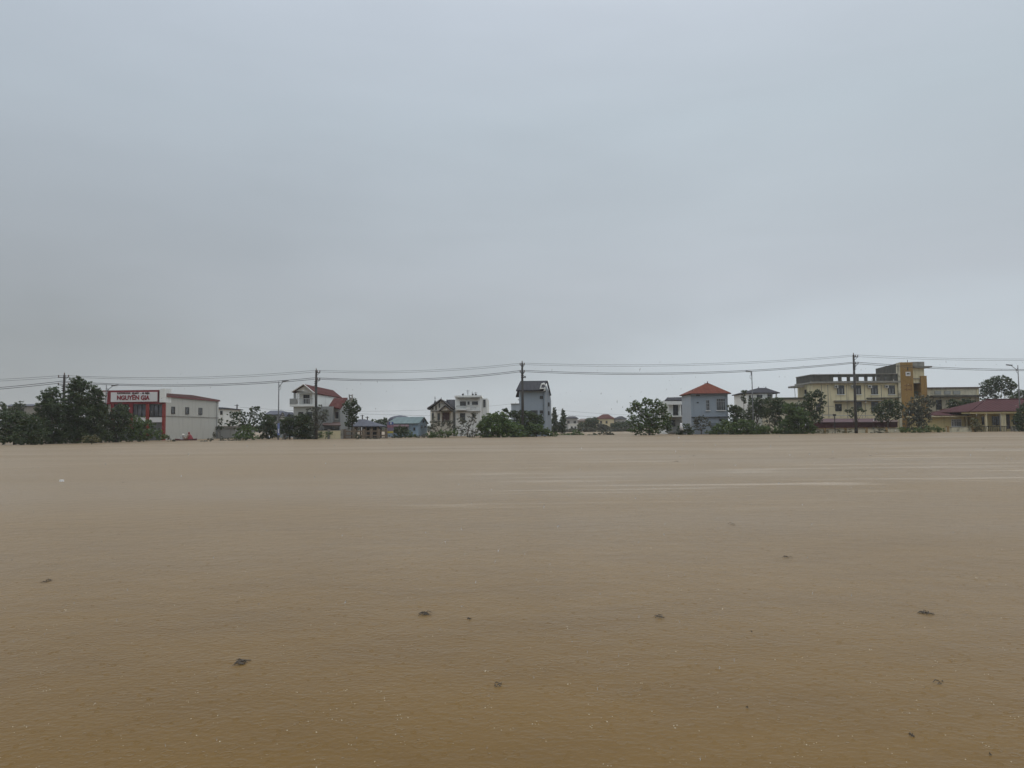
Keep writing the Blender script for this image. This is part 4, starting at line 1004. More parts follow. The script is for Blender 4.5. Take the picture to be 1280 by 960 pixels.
# left edge
plant('shrub','low dark green shrub thicket at the left edge of the water','shrub',556,[(4,523,12,12),(22,528,14,14),(8,542,16,12),(36,537,12,12),(20,549,20,6)],L_DARK,1.7,.10,Y=82)
plant('shrub','low shrub between the left edge thicket and the big dark trees','shrub',556,[(40,528,11,10),(30,546,16,9),(50,545,10,10),(42,552,16,4)],L_DARK,1.7,.10,Y=80)
plant('tree','small rounded tree top at the very left edge behind the thicket','tree',548,[(3,508,5,5),(5,516,5,6)],L_DARK,1.3,.12,Y=130)
plant('tree','small round dark tree in front of the long pale building','tree',548,[(26,507,6,5),(20,511,6,6),(24,518,8,6)],L_DARK,1.3,.12,Y=128)
plant('tree','dark broad tree left of the leftmost utility pole','tree',555,[(66,492,12,8),(58,500,11,9),(72,508,15,12),(58,516,13,12),(66,533,17,14),(60,546,12,9),(76,546,12,8),(66,551,16,5)],L_DARK,1.9,.10,Y=86,tr=.2)
plant('tree','tallest dark tree right of the leftmost utility pole','tree',554,[(96,477,8,7),(104,482,9,8),(90,487,8,8),(98,495,14,10),(90,508,13,12),(103,516,14,13),(92,534,14,14),(100,546,14,8),(96,551,16,4),(82,525,10,10)],L_DARK,1.8,.10,Y=88,tr=.2)
plant('tree','dark tree beside the red corner of the showroom front','tree',554,[(117,488,7,6),(122,494,8,8),(115,505,11,11),(124,514,10,11),(118,530,14,13),(124,545,14,8),(108,540,12,10),(118,550,16,4)],L_DARK,1.8,.10,Y=90,tr=.17)
plant('tree','mid sized leafy tree covering the lower left of the showroom','tree',553,[(153,510,8,6),(146,517,9,8),(158,520,9,8),(146,530,13,11),(142,544,13,8),(134,525,8,10),(140,549,16,4)],L_DARK,1.7,.10,Y=93)
plant('shrub','sprawling green shrub sloping into the water before the showroom','shrub',552,[(168,526,13,7),(182,530,10,6),(160,537,16,10),(178,540,16,9),(194,541,11,6),(203,546,9,4),(168,548,16,4)],L_MID,1.5,.10,.38,Y=96,droop=.5)
plant('shrub','yellowish low shrub at the foot of the tallest dark tree','shrub',555,[(112,548,9,5),(121,550,6,3)],L_YEL,1,.08,Y=80,tr=.05)
# by the showroom side wall
plant('shrub','small tuft of twigs at the shrub tip by the showroom corner','shrub',553,[(211,549,2,3),(217,551,3,1.3)],L_GREY,.8,.06,Y=95,tr=.03,group=SG)
plant('shrub','leafy branch with pale upright stem by the showroom rear corner','shrub',552.5,[(268,544,2,4),(263,550,5,2.5),(256,551.6,4,1)],L_GREY,.8,.07,Y=93,tr=.04,group=SG)
plant('shrub','flat floating greenery right of the showroom rear corner','shrub',552,[(279,549,4,3),(286,550,5,2.5),(295,550,6,2)],L_GREY,.9,.07,Y=98,tr=.04,group=SG)
plant('tree','slim dark tree against the showroom rear corner','tree',549,[(275,526,2.5,5),(276,533,3,4),(272,535,2,2)],L_DARK,.9,.10,Y=122,tr=.06)
plant('tree','spreading tree between the showroom and the banner lamp','tree',551,[(291,519,7,4),(301,517,8,4),(315,518,8,5),(322,511,3,4),(315,511,4,2.5),(328,520,7,5),(300,527,12,7),(287,529,6,3.5),(318,530,11,8),(304,536,10,6)],L_DARK,1.25,.10,.36,Y=104,tr=.13)
plant('tree','bushy dark undergrowth crown beneath the spreading tree','tree',551,[(308,540,12,8),(300,545,10,5),(316,546,8,4)],L_MID,1.3,.10,Y=100)
plant('shrub','dark rounded shrub left of the banner lamp','shrub',549,[(336,526,10,8),(333,535,11,9),(342,540,9,8),(330,546,8,3)],L_DARK,1.7,.11,Y=112)
plant('shrub','dark rounded shrub right of the banner lamp','shrub',548.5,[(357,531,8,9),(367,527,10,8),(362,540,11,8)],L_DARK,1.8,.11,Y=107)
plant('shrub','dense dark shrub before the white house with red gable','shrub',548.5,[(378,526,9,9),(384,534,10,10),(376,541,10,7),(388,545,10,4)],L_DARK,1.7,.11,Y=106)
plant('tree','airy tree wrapped round the utility pole by the gabled house','tree',549,[(391,513,7,5),(399,509,6,3.5),(404,517,6,6),(396,522,9,6),(405,524,4,4),(392,532,9,8),(394,543,8,5)],L_GREY,.85,.10,.36,Y=103,tr=.12)
plant('shrub','small green plants at the foot of the yellowish garden wall','shrub',548.5,[(402,543,3,3.5),(409,543,2.5,4),(414,541,2,2)],L_GREEN,.8,.08,Y=103,tr=.04,group=SG)
plant('tree','dark columnar tree right of the red side roof','tree',547,[(443,502,5,4),(436,506,7,5),(446,511,5,6),(438,515,8,6),(441,523,7,6),(436,530,5,5)],L_DARK,1.6,.11,Y=106.8,tr=.15)
plant('shrub','low leafy branches in the water before the rail fence','shrub',549.5,[(446,545,5,4),(451,547,3,2),(463,548.5,7,1.6),(470,548.6,4,1.3)],L_GREY,1,.07,Y=100,tr=.04,group=SG)
plant('tree','hazy dark trees behind the pavilion, left crown','tree',540,[(467,528,6,4),(474,530,6,6)],L_DARK,1.2,.2,Y=170)
plant('tree','hazy dark trees behind the pavilion, right crown','tree',540,[(481,528,5,5),(486,532,5,5)],L_DARK,1.2,.2,Y=172)
plant('shrub','dark shrub under the pink awning of the blue workshop','shrub',548,[(499,537,8,5),(506,539,6,4.5),(500,545,12,3)],L_DARK,1.3,.10,Y=110)
plant('shrub','low shrub at the right corner of the blue workshop','shrub',547.5,[(513,543,4,3.5),(518,545,3,2)],L_MID,1.1,.09,Y=111,tr=.05)
plant('shrub','thin pale weeds in the water left of the villa','shrub',548.5,[(524,546,5,1.8),(531,545,3,2.5)],L_GREY,.7,.07,Y=107,tr=.03,group=SG)
plant('tree','thin grey green tree in front of the villa','tree',547.5,[(544,528,9,6),(556,529,10,5),(541,537,6,6),(564,531,6,5)],L_GREY,.62,.10,.38,Y=113,tr=.12)
plant('shrub','low fresh green shrub at the water below the villa','shrub',548.5,[(540,543,7,4),(553,542,10,5),(566,541,8,4.5),(545,546,10,2)],L_MID,1.4,.10,Y=106,tr=.06)
plant('tree','bare thin tree in front of the white flat roofed house','tree',547.5,[(577,526,6,5),(586,528,9,7),(592,520,5,4),(575,536,8,5),(592,537,7,6)],L_GREY,.55,.10,.38,Y=112,tr=.12)
plant('shrub','straggly low shrub below the white flat roofed house','shrub',548.5,[(583,543,8,4),(592,544,7,3)],L_GREY,.9,.09,Y=106,tr=.05)
plant('shrub','large bright green mound of foliage left of the centre pole','shrub',548.5,[(612,524,10,7),(624,522,12,7),(605,533,9,8),(622,534,17,9),(640,536,13,8),(606,543,9,4),(625,543,18,4.5),(646,543,12,4),(632,532,10,9)],L_GREEN,2.4,.11,.42,Y=104)
plant('tree','broad dark tree behind the centre pole','tree',547.5,[(632,513,4,3),(643,518,9,5),(657,517,10,4.5),(668,521,10,5),(655,526,16,6),(674,528,8,5),(664,533,14,5)],L_DARK,2.2,.11,Y=109)
plant('shrub','dark shrub trailing into the water right of the green mound','shrub',546.5,[(668,536,11,7),(660,542,12,5),(680,540,9,5),(690,543,8,2.6)],L_MID,2.2,.11,Y=107)
plant('conifer','left of two dark conifers beside the tall slate roofed house','tree',542,[(693,514,2.5,5),(693,521,4,6),(693,530,5,7),(693,537,4.5,5)],L_DARK,2.2,.13,Y=165)
plant('conifer','right of two dark conifers, nearer the hazy grey house','tree',542,[(704,515,2.2,5),(704,522,3.6,6),(703,530,5,7),(702,537,5.5,5)],L_DARK,2.2,.13,Y=165)
plant('shrub','low green bush in the water before the hazy grey house','shrub',545,[(714,543,5,2),(720,541,6,3.5),(726,543,5,2)],L_GREEN,1.3,.10,Y=125,tr=.05,group=SG)
plant('shrub','thin flat green strip at the waterline in the centre gap','shrub',544,[(700,543,7,1.2),(708,543,6,1)],L_GREEN,1.2,.09,Y=128,tr=.04,group=SG)
plant('tree','hazy tree left of the far yellow house, darker one','tree',541,[(737,530,6,7),(743,527,5,5),(740,536,8,5)],L_DARK,2.0,.22,Y=250)
plant('tree','hazy tree over the long brown roofed far house','tree',541,[(727,533,5,5),(731,536,5,5)],L_DARK,1.9,.22,Y=250)
plant('tree','low hazy bush crown below the far yellow house','tree',541,[(752,534,6,5),(758,537,7,4)],L_GREY,1.8,.22,Y=240)
plant('tree','hazy bushy tree right of the far yellow house','tree',541,[(770,533,6,5),(776,534,7,6),(783,532,5,5)],L_DARK,2.0,.22,Y=240)
plant('shrub','long low hedge crown at the waterline left of the far yellow house','shrub',541.3,[(708,539,5,2.5),(716,538,6,3.5),(727,537.5,7,4),(738,538,7,3.5)],L_GREY,1.8,.16,Y=200,tr=.08)
plant('shrub','long low hedge crown at the waterline right of the far yellow house','shrub',541,[(765,538.5,7,2.5),(775,537.5,7,3.5),(786,537,7,4),(752,539.3,6,1.8)],L_GREY,1.8,.16,Y=205,tr=.08)
plant('shrub','floating branches in the centre gap, leafy middle clump','shrub',545,[(757,541.5,8,3),(764,543,6,1.5)],L_GREY,1.3,.10,Y=122,tr=.05,group=SG)
plant('shrub','floating bare twigs in the centre gap left of the leafy clump','shrub',545,[(739,543.6,5,1),(745,542.6,3,1.4)],L_DARK,.8,.08,Y=122,tr=.04,group=SG)
plant('tree','large leafy multi stemmed tree left of the white modern house','tree',544.5,[(794,505,6,5),(790,512,6,5),(800,509,7,6),(807,502,4.5,5),(813,506,5,7),(821,505,5,6),(829,510,5,6),(808,518,10,9),(822,517,9,9),(833,521,6,8),(792,524,8,7),(805,530,12,8),(824,530,11,9),(794,537,9,6),(836,534,5,7),(812,539,14,5)],L_MID,1.45,.115,.40,Y=113,tr=.17)
plant('shrub','spiky dark shrub with a white rag beside it, left of the blue grey house','shrub',544.5,[(851,537,4,5),(858,535,5,6),(863,539,4,4),(849,542,4,2),(858,542,8,2)],L_DARK,1.3,.12,Y=113,tr=.06)
plant('tree','grey green small tree in front of the blue grey house wall','tree',542,[(870,526,5,5),(878,524,6,5),(884,530,6,6),(873,534,8,5)],L_GREY,.75,.10,.38,Y=116,tr=.08)
plant('shrub','low shrub under the small window of the blue grey house','shrub',544,[(889,540,7,3),(900,535,10,6),(898,541,11,3.5),(906,529,5,5)],L_MID,2.0,.10,Y=113,tr=.06)
plant('shrub','long dark shrub bank right of the blue grey house','shrub',544.5,[(915,535,10,7),(930,536,11,7),(945,536,10,7),(920,541,12,3),(940,541,14,3),(955,538,9,6),(932,529,10,6)],L_MID,2.2,.11,Y=110,tr=.08)
plant('tree','dark tree touching the right corner of the blue grey house','tree',543.5,[(914,510,5,5),(921,511,7,5),(916,519,6,6),(926,517,8,7),(920,528,8,6)],L_DARK,1.6,.11,Y=114)
plant('tree','slender tree with a small round top above the shrubs','tree',543,[(930.3,490,3.4,3),(929,497,3,4),(930.5,502,2,3)],L_DARK,1.2,.09,Y=122,tr=.07)
plant('tree','leafy tree under the lamp before the hip roofed house','tree',543.5,[(942,503,7,6),(950,501,7,5),(945,512,10,8),(954,515,8,8),(938,521,8,7)],L_DARK,1.6,.11,Y=115)
plant('tree','broad tree in front of the hip roofed house balcony','tree',543.5,[(962,503,8,6),(973,503,8,6),(965,513,10,8),(978,512,8,8),(970,525,9,7)],L_DARK,1.6,.11,Y=116)
plant('tree','reddish stemmed sparse bush between two green trees','tree',543,[(962,529,9,7),(958,538,9,5)],L_GREY,.7,.10,Y=112)
plant('tree','round topped tree against the cream school corner','tree',544,[(1012,495,6,6),(1020,492,6,5),(1027,496,5,5),(1028,503,4.5,4.5),(1013,504,9,7),(1002,508,9,7),(1014,516,8,6),(1026,513,4.5,4),(1022,522,6,7)],L_DARK,1.5,.11,Y=113,tr=.15)
plant('shrub','bright green drooping bush before the maroon shed end','shrub',544.5,[(986,510,9,7),(994,518,11,9),(984,528,9,8),(1000,529,12,8),(1012,533,7,7),(990,538,10,6),(1006,540,11,4.5),(975,538,10,6),(998,520,14,8)],L_MID,2.2,.11,.44,Y=110,droop=.4)
plant('shrub','low yellowish weeds on the wall below the long school shed','shrub',543.5,[(968,539,6,2.5),(975,540,5,2)],L_YEL,.9,.08,Y=112,tr=.04)
plant('tree','thin low tree around the foot of the school pole','tree',542,[(1060,514,3.5,2),(1066,513,4,4),(1074,512,5,3.5),(1080,513.5,3,1.2),(1066,519,4,3)],L_DARK,1.0,.10,Y=113,tr=.08)
plant('tree','dark tree left of the ochre tower foot','tree',542,[(1113,502,8,4),(1104,506,8,5),(1120,508,9,6),(1098,514,8,6),(1110,516,10,7),(1122,518,6,6),(1102,523,8,4)],L_DARK,1.6,.11,Y=116,tr=.14)
plant('tree','broad green tree below the ochre tower','tree',541.5,[(1158,498,7,4),(1147,500,8,5),(1165,504,7,4),(1140,508,9,7),(1153,509,11,8),(1138,519,9,8),(1152,521,11,9),(1145,532,13,7)],L_GREY,1.25,.11,Y=114,tr=.15)
plant('shrub','low green shrub bank right of the green tree','shrub',541.8,[(1132,537,8,4),(1148,538,14,3.5),(1166,536,11,4.5),(1175,538,5,3)],L_MID,1.5,.10,Y=111,tr=.06)
plant('shrub','grey wispy weed on the cream boundary wall','shrub',543,[(1097,536,6,3),(1104,539,6,3),(1095,541,5,1.6)],L_GREY,.7,.08,Y=111,tr=.04,group=SG)
plant('shrub','olive weeds along the base of the cream boundary wall','shrub',542.6,[(1052,538,6,2.5),(1058,539,6,2),(1033,540,4,2),(1022,539.5,7,2.4)],L_YEL,.7,.08,Y=112.5,tr=.04,group=SG)
plant('tree','dark rounded tree behind the yellow bungalow','tree',541,[(1190,504,6,5),(1199,506,7,6),(1208,503,7,5),(1215,505,5,4),(1204,510,9,4),(1190,511,6,4)],L_DARK,1.5,.12,Y=128,tr=.15)
plant('tree','big round crowned tree with pale trunk behind the veranda house','tree',541,[(1233,482,7,7),(1241,477,8,6),(1252,474,9,5),(1262,479,7,6),(1267,484,4,4),(1230,491,5,5),(1240,488,8,6),(1249,484,7,6),(1259,489,6,6),(1245,496,6,3),(1263,493,3,3),(1232,499,6,2.5)],L_DARK,1.35,.13,Y=150,bark=BARKW,trunk_px=1251,tr=.25)
plant('tree','lower dark crown behind the veranda house by the right lamp','tree',541,[(1266,496,6,3.5),(1273,491,6,5),(1281,492,6,5),(1276,498,8,3)],L_DARK,1.4,.12,Y=140,tr=.15)
plant('shrub','yellowish palm like shrub before the veranda columns','shrub',541.5,[(1217,527,4.5,4),(1222,530,5,4.5),(1215,535,5,4),(1222,537,6,3)],L_YEL,1.1,.10,Y=113,tr=.07)
plant('tree','dark leafy tree at the right edge of the water','tree',541.5,[(1276,514,6,6),(1283,510,7,8),(1272,524,6,6),(1280,527,9,9),(1274,536,8,5)],L_DARK,1.3,.11,Y=112,tr=.13)

# far tree line: reads as one mass
def treeline():
    P_, N_ = [], []
    for i in range(520):
        px = RNG.uniform(-120, 1400); Y = RNG.uniform(420, 640)
        hgt = 2.5+2.6*(.5+.5*math.sin(px*.043)+.3*math.sin(px*.17)) + RNG.uniform(-.6,.8)
        c = atY(px, 540, Y); nl = 90
        dd = RNG.normal(size=(nl,3)); dd /= np.linalg.norm(dd,axis=1)[:,None]
        P_.append(np.array([c.x, Y, hgt*.5]) + dd*np.array([3.2,2.5,hgt*.55])*RNG.uniform(.5,1.05,nl)[:,None]); N_.append(dd+RNG.normal(size=(nl,3))*.3)
    P_ = np.concatenate(P_); N_ = np.concatenate(N_); N_ /= np.linalg.norm(N_,axis=1)[:,None]
    k = P_[:,2] > -.1
    r = leaf_mesh('far_tree_line', P_[k], N_[k], .75, L_DARK, None); tag(r, 'hazy far line of trees low on the horizon', 'trees', None, 'stuff')
treeline()

# ================================================================== BOAT AND PEOPLE
def skin_mesh(name, verts, edges, radii, mat, parent, root=0, sub=2):
    me = bpy.data.meshes.new(name); me.from_pydata(verts, edges, []); o = bpy.data.objects.new(name, me); COL.objects.link(o)
    md = o.modifiers.new('skin', 'SKIN'); md.use_smooth_shade = True
    for i, r_ in enumerate(radii):
        sv = me.skin_vertices[0].data[i]; sv.radius = (r_, r_) if isinstance(r_, (int,float)) else r_; sv.use_root = (i == root)
    ss = o.modifiers.new('sub', 'SUBSURF'); ss.levels = sub; ss.render_levels = sub
    bpy.context.view_layer.update()
    em = bpy.data.meshes.new_from_object(o.evaluated_get(bpy.context.evaluated_depsgraph_get()))
    o.modifiers.clear(); o.data = em; em.name = name; em.materials.clear(); em.materials.append(mat)
    for p in em.polygons: p.use_smooth = True
    o.parent = parent; return o
BP = water(232.5, 550.6)
def boat():
    r = thing('rowing_boat', BP, 'small low reddish rowing boat beside the showroom side wall', 'boat')
    n = 13; L_ = 1.55; prof = []
    hull = MB(); v = []; f = []
    for i in range(n):
        t = -1+2*i/(n-1); w = .42*(1-abs(t)**2.6)+.03; sheer = .16+.13*t*t
        for k in range(7):
            a = math.pi*k/6; v.append(BP+Vector((t*L_, -math.cos(a)*w, sheer-math.sin(a)*.3)))
        for k in range(7):
            a = math.pi*k/6; v.append(BP+Vector((t*L_, -math.cos(a)*max(w-.04,.01), sheer+.001-math.sin(a)*.25)))
    for i in range(n-1):
        for k in range(6):
            a = i*14+k; f.append((a,a+1,a+15,a+14)); b = i*14+7+k; f.append((b+1,b,b+14,b+15))
        f.append((i*14,i*14+14,i*14+21,i*14+7)); f.append((i*14+6,i*14+13,i*14+27,i*14+20))
    hull.add(v,f); hull.build('hull', plain('boat_dark_red',(.12,.035,.04),.5), r)
    for q in (-.85,.0,.75): MB().box(BP.x+q-.1,BP.x+q+.1,BP.y-.36,BP.y+.36,.1,.13).build('thwart', BROWNW, r)
boat()
def person(dx, faceS, coat, label, hat, lean=.12, sc=1.0):
    o = BP+Vector((dx,0,.12)); r = thing('person', o, label, 'person')
    s = faceS
    V = lambda x_, y_, z_: (x_*s*sc, y_*sc, z_*sc)
    # seated body: pelvis, spine, neck, head, legs forward, arms to the oar
    vs = [V(0,0,.12), V(.03,0,.32), V(.07+lean*.4,0,.52), V(.09+lean*.5,0,.62), V(.11+lean*.6,0,.73),
          V(.05,-.1,.12), V(.42,-.13,.24), V(.5,-.13,-.03), V(.6,-.13,-.05),
          V(.05,.1,.12), V(.42,.13,.24), V(.5,.13,-.03), V(.6,.13,-.05),
          V(.09+lean*.4,-.18,.55), V(.2,-.22,.34), V(.42,-.16,.38),
          V(.09+lean*.4,.18,.55), V(.2,.22,.34), V(.40,.12,.44)]
    es = [(0,1),(1,2),(2,3),(3,4),(0,5),(5,6),(6,7),(7,8),(0,9),(9,10),(10,11),(11,12),(2,13),(13,14),(14,15),(2,16),(16,17),(17,18)]
    rs = [.13,.13,.14,.055,.085,.09,.07,.045,.035,.09,.07,.045,.035,.065,.045,.03,.065,.045,.03]
    skin_mesh('body', vs, es, [q*sc for q in rs], plain('skin_tone',(.28,.17,.11),.6), r)
    # fingers closed round the oar
    for hi, sy in ((15,-1),(18,1)):
        hx, hy, hz_ = vs[hi]
        fg = MB()
        for k in range(5):
            a = Vector((hx, hy+(k-2)*.018*sy, hz_)); fg.tube([a, a+Vector((.06*s,0,.015)), a+Vector((.075*s,0,-.03)), a+Vector((.05*s,0,-.045))], [.011,.01,.009,.007], 5)
        fo = fg.build('hand', plain('skin_tone',(.28,.17,.11),.6)); fo.parent = r
    # raincoat: a flared, hooded cape following the body
    cp = MB(); n = 16; prof = [(.36,.0,-.02),(.31,.02,.15),(.26,.04,.33),(.22,.07+lean*.3,.5),(.16,.09+lean*.45,.6),(.085,.1+lean*.5,.66)]
    v = []; 
    for (rad, off, z_) in prof:
        for k in range(n):
            a = 2*math.pi*k/n; w = 1+.09*math.sin(a*5+z_*9); v.append(V(off+rad*math.cos(a)*w, rad*.9*math.sin(a)*w, z_))
    f = [(i*n+k, i*n+(k+1)%n, (i+1)*n+(k+1)%n, (i+1)*n+k) for i in range(len(prof)-1) for k in range(n)]
    co = cp.add(v, f).build('raincoat', coat, None, True); co.parent = r
    hc = Vector(V(.12+lean*.6,0,.78))
    face = MB()
    for yy in (-.035,.035): face.lathe(hc+Vector((.085*s,yy,.01)), [(.004,-.008),(.012,0),(.004,.008)], 6)
    face.tube([hc+Vector((.09*s,0,.01)), hc+Vector((.115*s,0,-.02))],[.01,.014],6)
    face.tube([hc+Vector((.085*s,-.025,-.05)), hc+Vector((.09*s,.025,-.05))], .006, 5)
    fo = face.build('face', plain('dark_features',(.05,.025,.02),.5)); fo.parent = r
    if hat == 'hood':
        hd = MB().lathe(hc+Vector((-.02*s,0,-.13)), [(.1,0),(.125,.08),(.13,.17),(.1,.25),(.04,.29)], 12).build('hood', coat, None, True); hd.parent = r
    else:
        hd = MB().lathe(hc+Vector((0,0,.02)), [(.22,0),(.215,.012),(.11,.09),(.02,.16)], 16).build('conical_hat', plain('pale_straw',(.5,.48,.42),.8), None, True); hd.parent = r
    return r
person(.62, -1, plain('red_raincoat',(.20,.016,.024),.6), 'person sitting in a red hooded raincoat, holding an oar in the boat', 'hood', sc=1.18)
person(-.55, 1, plain('grey_raincoat',(.34,.35,.35),.5), 'person sitting low in pale grey with a pale hat at the boat bow', 'hat', sc=.86)
oar = MB().tube([BP+Vector((-.62,-.5,-.1)), BP+Vector((.18,-.16,.62)), BP+Vector((.5,.05,.9))], .018, 6)
oar.box(BP.x-.72,BP.x-.56,BP.y-.56,BP.y-.53,-.2,.0)
tag(oar.build('oar', plain('oar_wood',(.2,.14,.09)), None, False, BP), 'thin wooden oar slanting from the red coated person to the water', 'oar')

# white rag caught on the shrub
def rag():
    c = atY(851.3, 535, 112.3); b = MB(); v = []; n = 6
    for i in range(6):
        for k in range(n):
            a = 2*math.pi*k/n; w = (.09+.07*i*(1 if i < 4 else .4))*1.1; v.append(c+Vector((math.cos(a)*w+.05*i*random.uniform(-.5,1), math.sin(a)*w*.5, .75-.22*i)))
    f = [(i*n+k, i*n+(k+1)%n, (i+1)*n+(k+1)%n, (i+1)*n+k) for i in range(5) for k in range(n)]+[tuple(range(n)), tuple(range(6*n-1,5*n-1,-1))]
    o = b.add(v,f).build('rag', SIGNW, None, True, (c.x,c.y,0)); tag(o, 'white rag or bag caught on the spiky dark shrub', 'rag')
rag()

# ================================================================== FLOATING DEBRIS
STEM = plain('wet_stem', (.060,.047,.033), .5); PSTEM = plain('pale_wet_stem', (.075,.058,.038), .5); WETLEAF = plain('wet_leaf', (.060,.05,.032), .35)
def debris(px, py, w_px, label, n=6, leaves=3, seed=0, ang=0.1, name='floating_twigs', mat=STEM):
    rnd = random.Random(seed+int(px)); p = water(px, py); k = p.y/F; w = w_px*k/2*.68
    r = thing(name, p, label, 'debris', 'floating debris on the flood water')
    b = MB()
    for i in range(n):
        a = ang+rnd.uniform(-.7,.7); l = w*rnd.uniform(.4,1.0); c = p+Vector((rnd.uniform(-.45,.45)*w, rnd.uniform(-1.1,1.1)*w, .003))
        d = Vector((math.cos(a), math.sin(a), 0)); h_ = rnd.uniform(.0,.22)*w
        b.tube([c-d*l, c-d*l*.3+Vector((0,.1*l,h_+.004)), c+d*l*.4+Vector((0,-.1*l,h_)), c+d*l+Vector((0,.15*l,.0))], [.0013,.0026,.0025,.001], 5)
    b.build('stem', mat, r)
    for i in range(leaves):
        c = p+Vector((rnd.uniform(-.8,.8)*w, rnd.uniform(-.5,.5)*w, .006)); a = rnd.uniform(0,3.1); L_ = w*rnd.uniform(.1,.2); Wd = L_*.35
        d = Vector((math.cos(a), math.sin(a), 0)); e = Vector((-d.y,d.x,0)); b = MB()
        top = [c-d*L_, c-d*L_*.4-e*Wd+Vector((0,0,.006)), c+d*L_*.4-e*Wd+Vector((0,0,.008)), c+d*L_, c+d*L_*.4+e*Wd+Vector((0,0,.004)), c-d*L_*.4+e*Wd]
        b.slab(top, .002).build('leaf', WETLEAF, r)
    return r
debris(532,768,24,'dark flat clump of twigs and leaves floating at the centre',8,5,1,0)
debris(587,774.5,11,'small dark curl of weed just right of the centre clump',3,3,2,-.4)
debris(300,830,24,'tangled dark twigs floating in the lower left water',11,2,3,.3)
debris(622,857,16,'short slanting black twig floating low in the centre',3,1,4,-.8)
debris(825,772,18,'thin grey brown stick pair floating right of centre',4,2,5,0,mat=PSTEM)
debris(1172,853,25,'long thin straight dark twig floating at lower right',2,1,6,0)
debris(1141,920,11,'tiny bent twig near the bottom right corner',3,1,7,-.5)
debris(935,885.5,6,'single small black leaf floating in the lower right water',1,2,8,-.3)
debris(1237,944,6,'small dark fleck close to the bottom right corner',1,2,9,.2)
debris(1158,767,24,'faint flat weed mat floating at right',9,3,10,0,mat=PSTEM)
debris(60,727,18,'dark half sunk weed floating at the far left',6,3,11,.1,mat=PSTEM)
debris(939,790,5,'tiny dark leaf with a splash right of centre',1,2,12,0)
debris(983,697,20,'thin faint sticks floating in the middle right water',5,1,13,0,mat=PSTEM)
debris(914,656,16,'thin curved stalk floating in the middle distance right',2,1,14,0,mat=PSTEM)
debris(845,577,9,'far dark floating stick left of two far flecks',3,2,15,0)
debris(867,570,9,'far bent branch poking from the water',3,1,16,.4)
debris(1088,569.5,5,'far round dark clump in front of the school',5,4,17,0)
debris(1040,573,10,'far thin stick left of the round clump',3,1,18,0)
debris(1230,560.5,10,'far curved branch before the veranda house',3,1,19,.4)
debris(153,603.5,5,'small dark fleck right of the white foam piece',1,2,20,0)
debris(36,644,4,'lone black fleck in the water at left',1,2,21,0)
debris(487,554.5,9,'far pair of floating sticks before the blue workshop',3,0,27,0)
def foam_piece():
    p = water(77, 602); w = 6*p.y/F/2
    b = MB(); n = 10; top = []
    v = [p+Vector((math.cos(2*math.pi*k/n)*w*random.uniform(.8,1.1), math.sin(2*math.pi*k/n)*w*.8, -.01)) for k in range(n)]
    v2 = [p+(q-p)*.8+Vector((0,0,.06)) for q in v]
    b.add(v+v2, [tuple(range(n-1,-1,-1)), tuple(range(n,2*n))]+[(i,(i+1)%n,(i+1)%n+n,i+n) for i in range(n)])
    tag(b.build('foam_piece', plain('polystyrene',(.75,.75,.72),.7), None, False, p), 'white foam piece floating alone at the left', 'debris')
foam_piece()

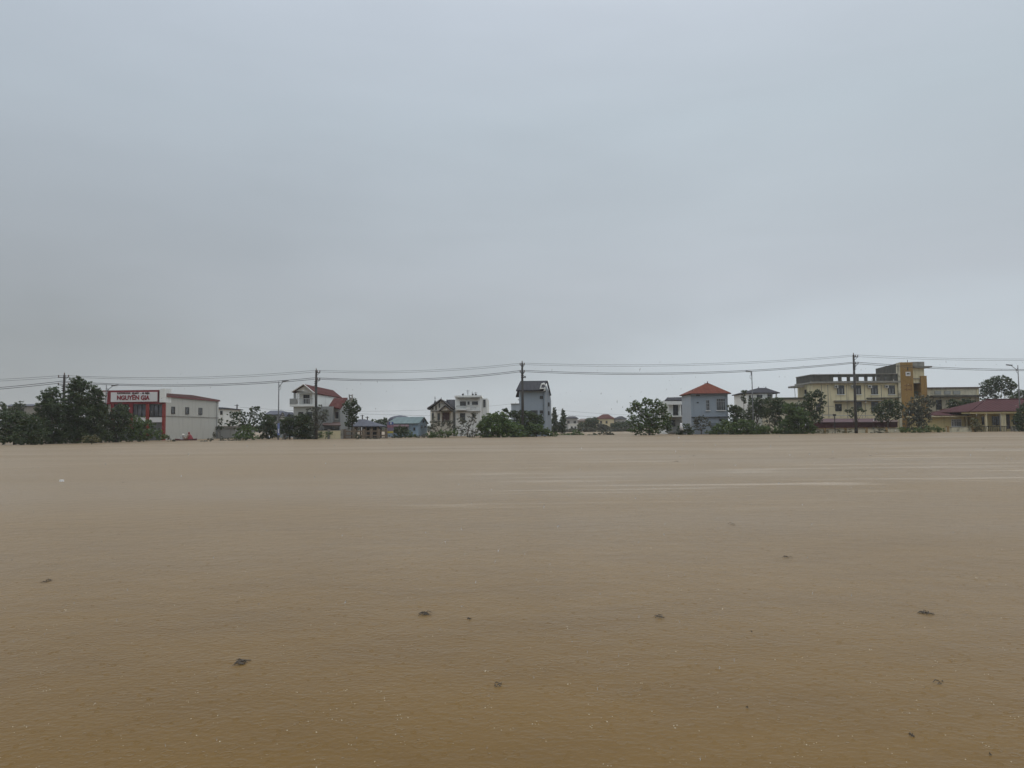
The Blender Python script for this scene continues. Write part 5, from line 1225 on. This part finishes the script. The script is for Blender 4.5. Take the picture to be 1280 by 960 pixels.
# rain bubbles and splashes on the near water (nobody could count them)
def bubbles():
    b = MB()
    for i in range(380):
        py = 640+(960-640)*RNG.uniform(0,1)**.8; px = RNG.uniform(-20,1300); p = water(px, py)
        rr_ = RNG.uniform(.0015,.0036)*(1+max(0,p.y-4)*.12)
        for j in range(1 if RNG.random() < .7 else RNG.integers(2,4)):
            q = p+Vector((RNG.normal()*.012, RNG.normal()*.012, 0)); s_ = rr_*RNG.uniform(.6,1.1)
            b.lathe(q, [(s_,0),(s_*.8,s_*.55),(s_*.35,s_*.9),(s_*.05,s_)], 7)
    o = b.build('rain_bubbles', plain('bubble', (.62,.55,.42), .15, 0, .1), None, True); tag(o, 'tiny rain bubbles scattered over the near brown water', 'bubbles', None, 'stuff')
    b = MB()
    for i in range(650):
        py = 620+(960-620)*RNG.uniform(0,1)**.9; px = RNG.uniform(-20,1300); p = water(px, py)
        R1 = RNG.uniform(.005,.015); t = .0013; n = 18; v = []; f = []
        for k in range(n):
            a = 2*math.pi*k/n; d = Vector((math.cos(a), math.sin(a), 0))
            v += [p+d*(R1-.0025)+Vector((0,0,-.0004)), p+d*R1+Vector((0,0,t)), p+d*(R1+.0025)+Vector((0,0,-.0004))]
        for k in range(n):
            a = k*3; c = ((k+1)%n)*3; f += [(a,a+1,c+1,c),(a+1,a+2,c+2,c+1)]
        b.add(v, f)
    o = b.build('rain_rings', bpy.data.materials['flood_water'], None, True); tag(o, 'small rings made by raindrops on the near water', 'ripples', None, 'stuff')
bubbles()

# falling rain between the camera and the houses: nobody could count the drops
RAIND = newmat('raindrop')
b_ = finish(RAIND, (.9,.92,.94), .05, spec=.5); b_.inputs['Transmission Weight'].default_value = .85; b_.inputs['IOR'].default_value = 1.33
def rain():
    n = 900; v = []; f = []
    for i in range(n):
        y = RNG.uniform(2.2, 16); x = RNG.uniform(-.85, .85)*y; z = RNG.uniform(0, 1)*(1.3+.085*y)+.02
        r_ = RNG.uniform(.0010,.0019)*(1+y*.05); l = r_*RNG.uniform(2.2,5); sl_ = RNG.uniform(-.1,.25)*l; k = len(v)
        v += [(x-sl_,y,z-l),(x+r_,y,z),(x,y+r_,z),(x-r_,y,z),(x,y-r_,z),(x+sl_,y,z+l)]
        f += [(k,k+2,k+1),(k,k+3,k+2),(k,k+4,k+3),(k,k+1,k+4),(k+5,k+1,k+2),(k+5,k+2,k+3),(k+5,k+3,k+4),(k+5,k+4,k+1)]
    tag(MB().add(v, f).build('falling_rain', RAIND), 'fine raindrops falling through the air over the flood', 'rain', None, 'stuff')
rain()
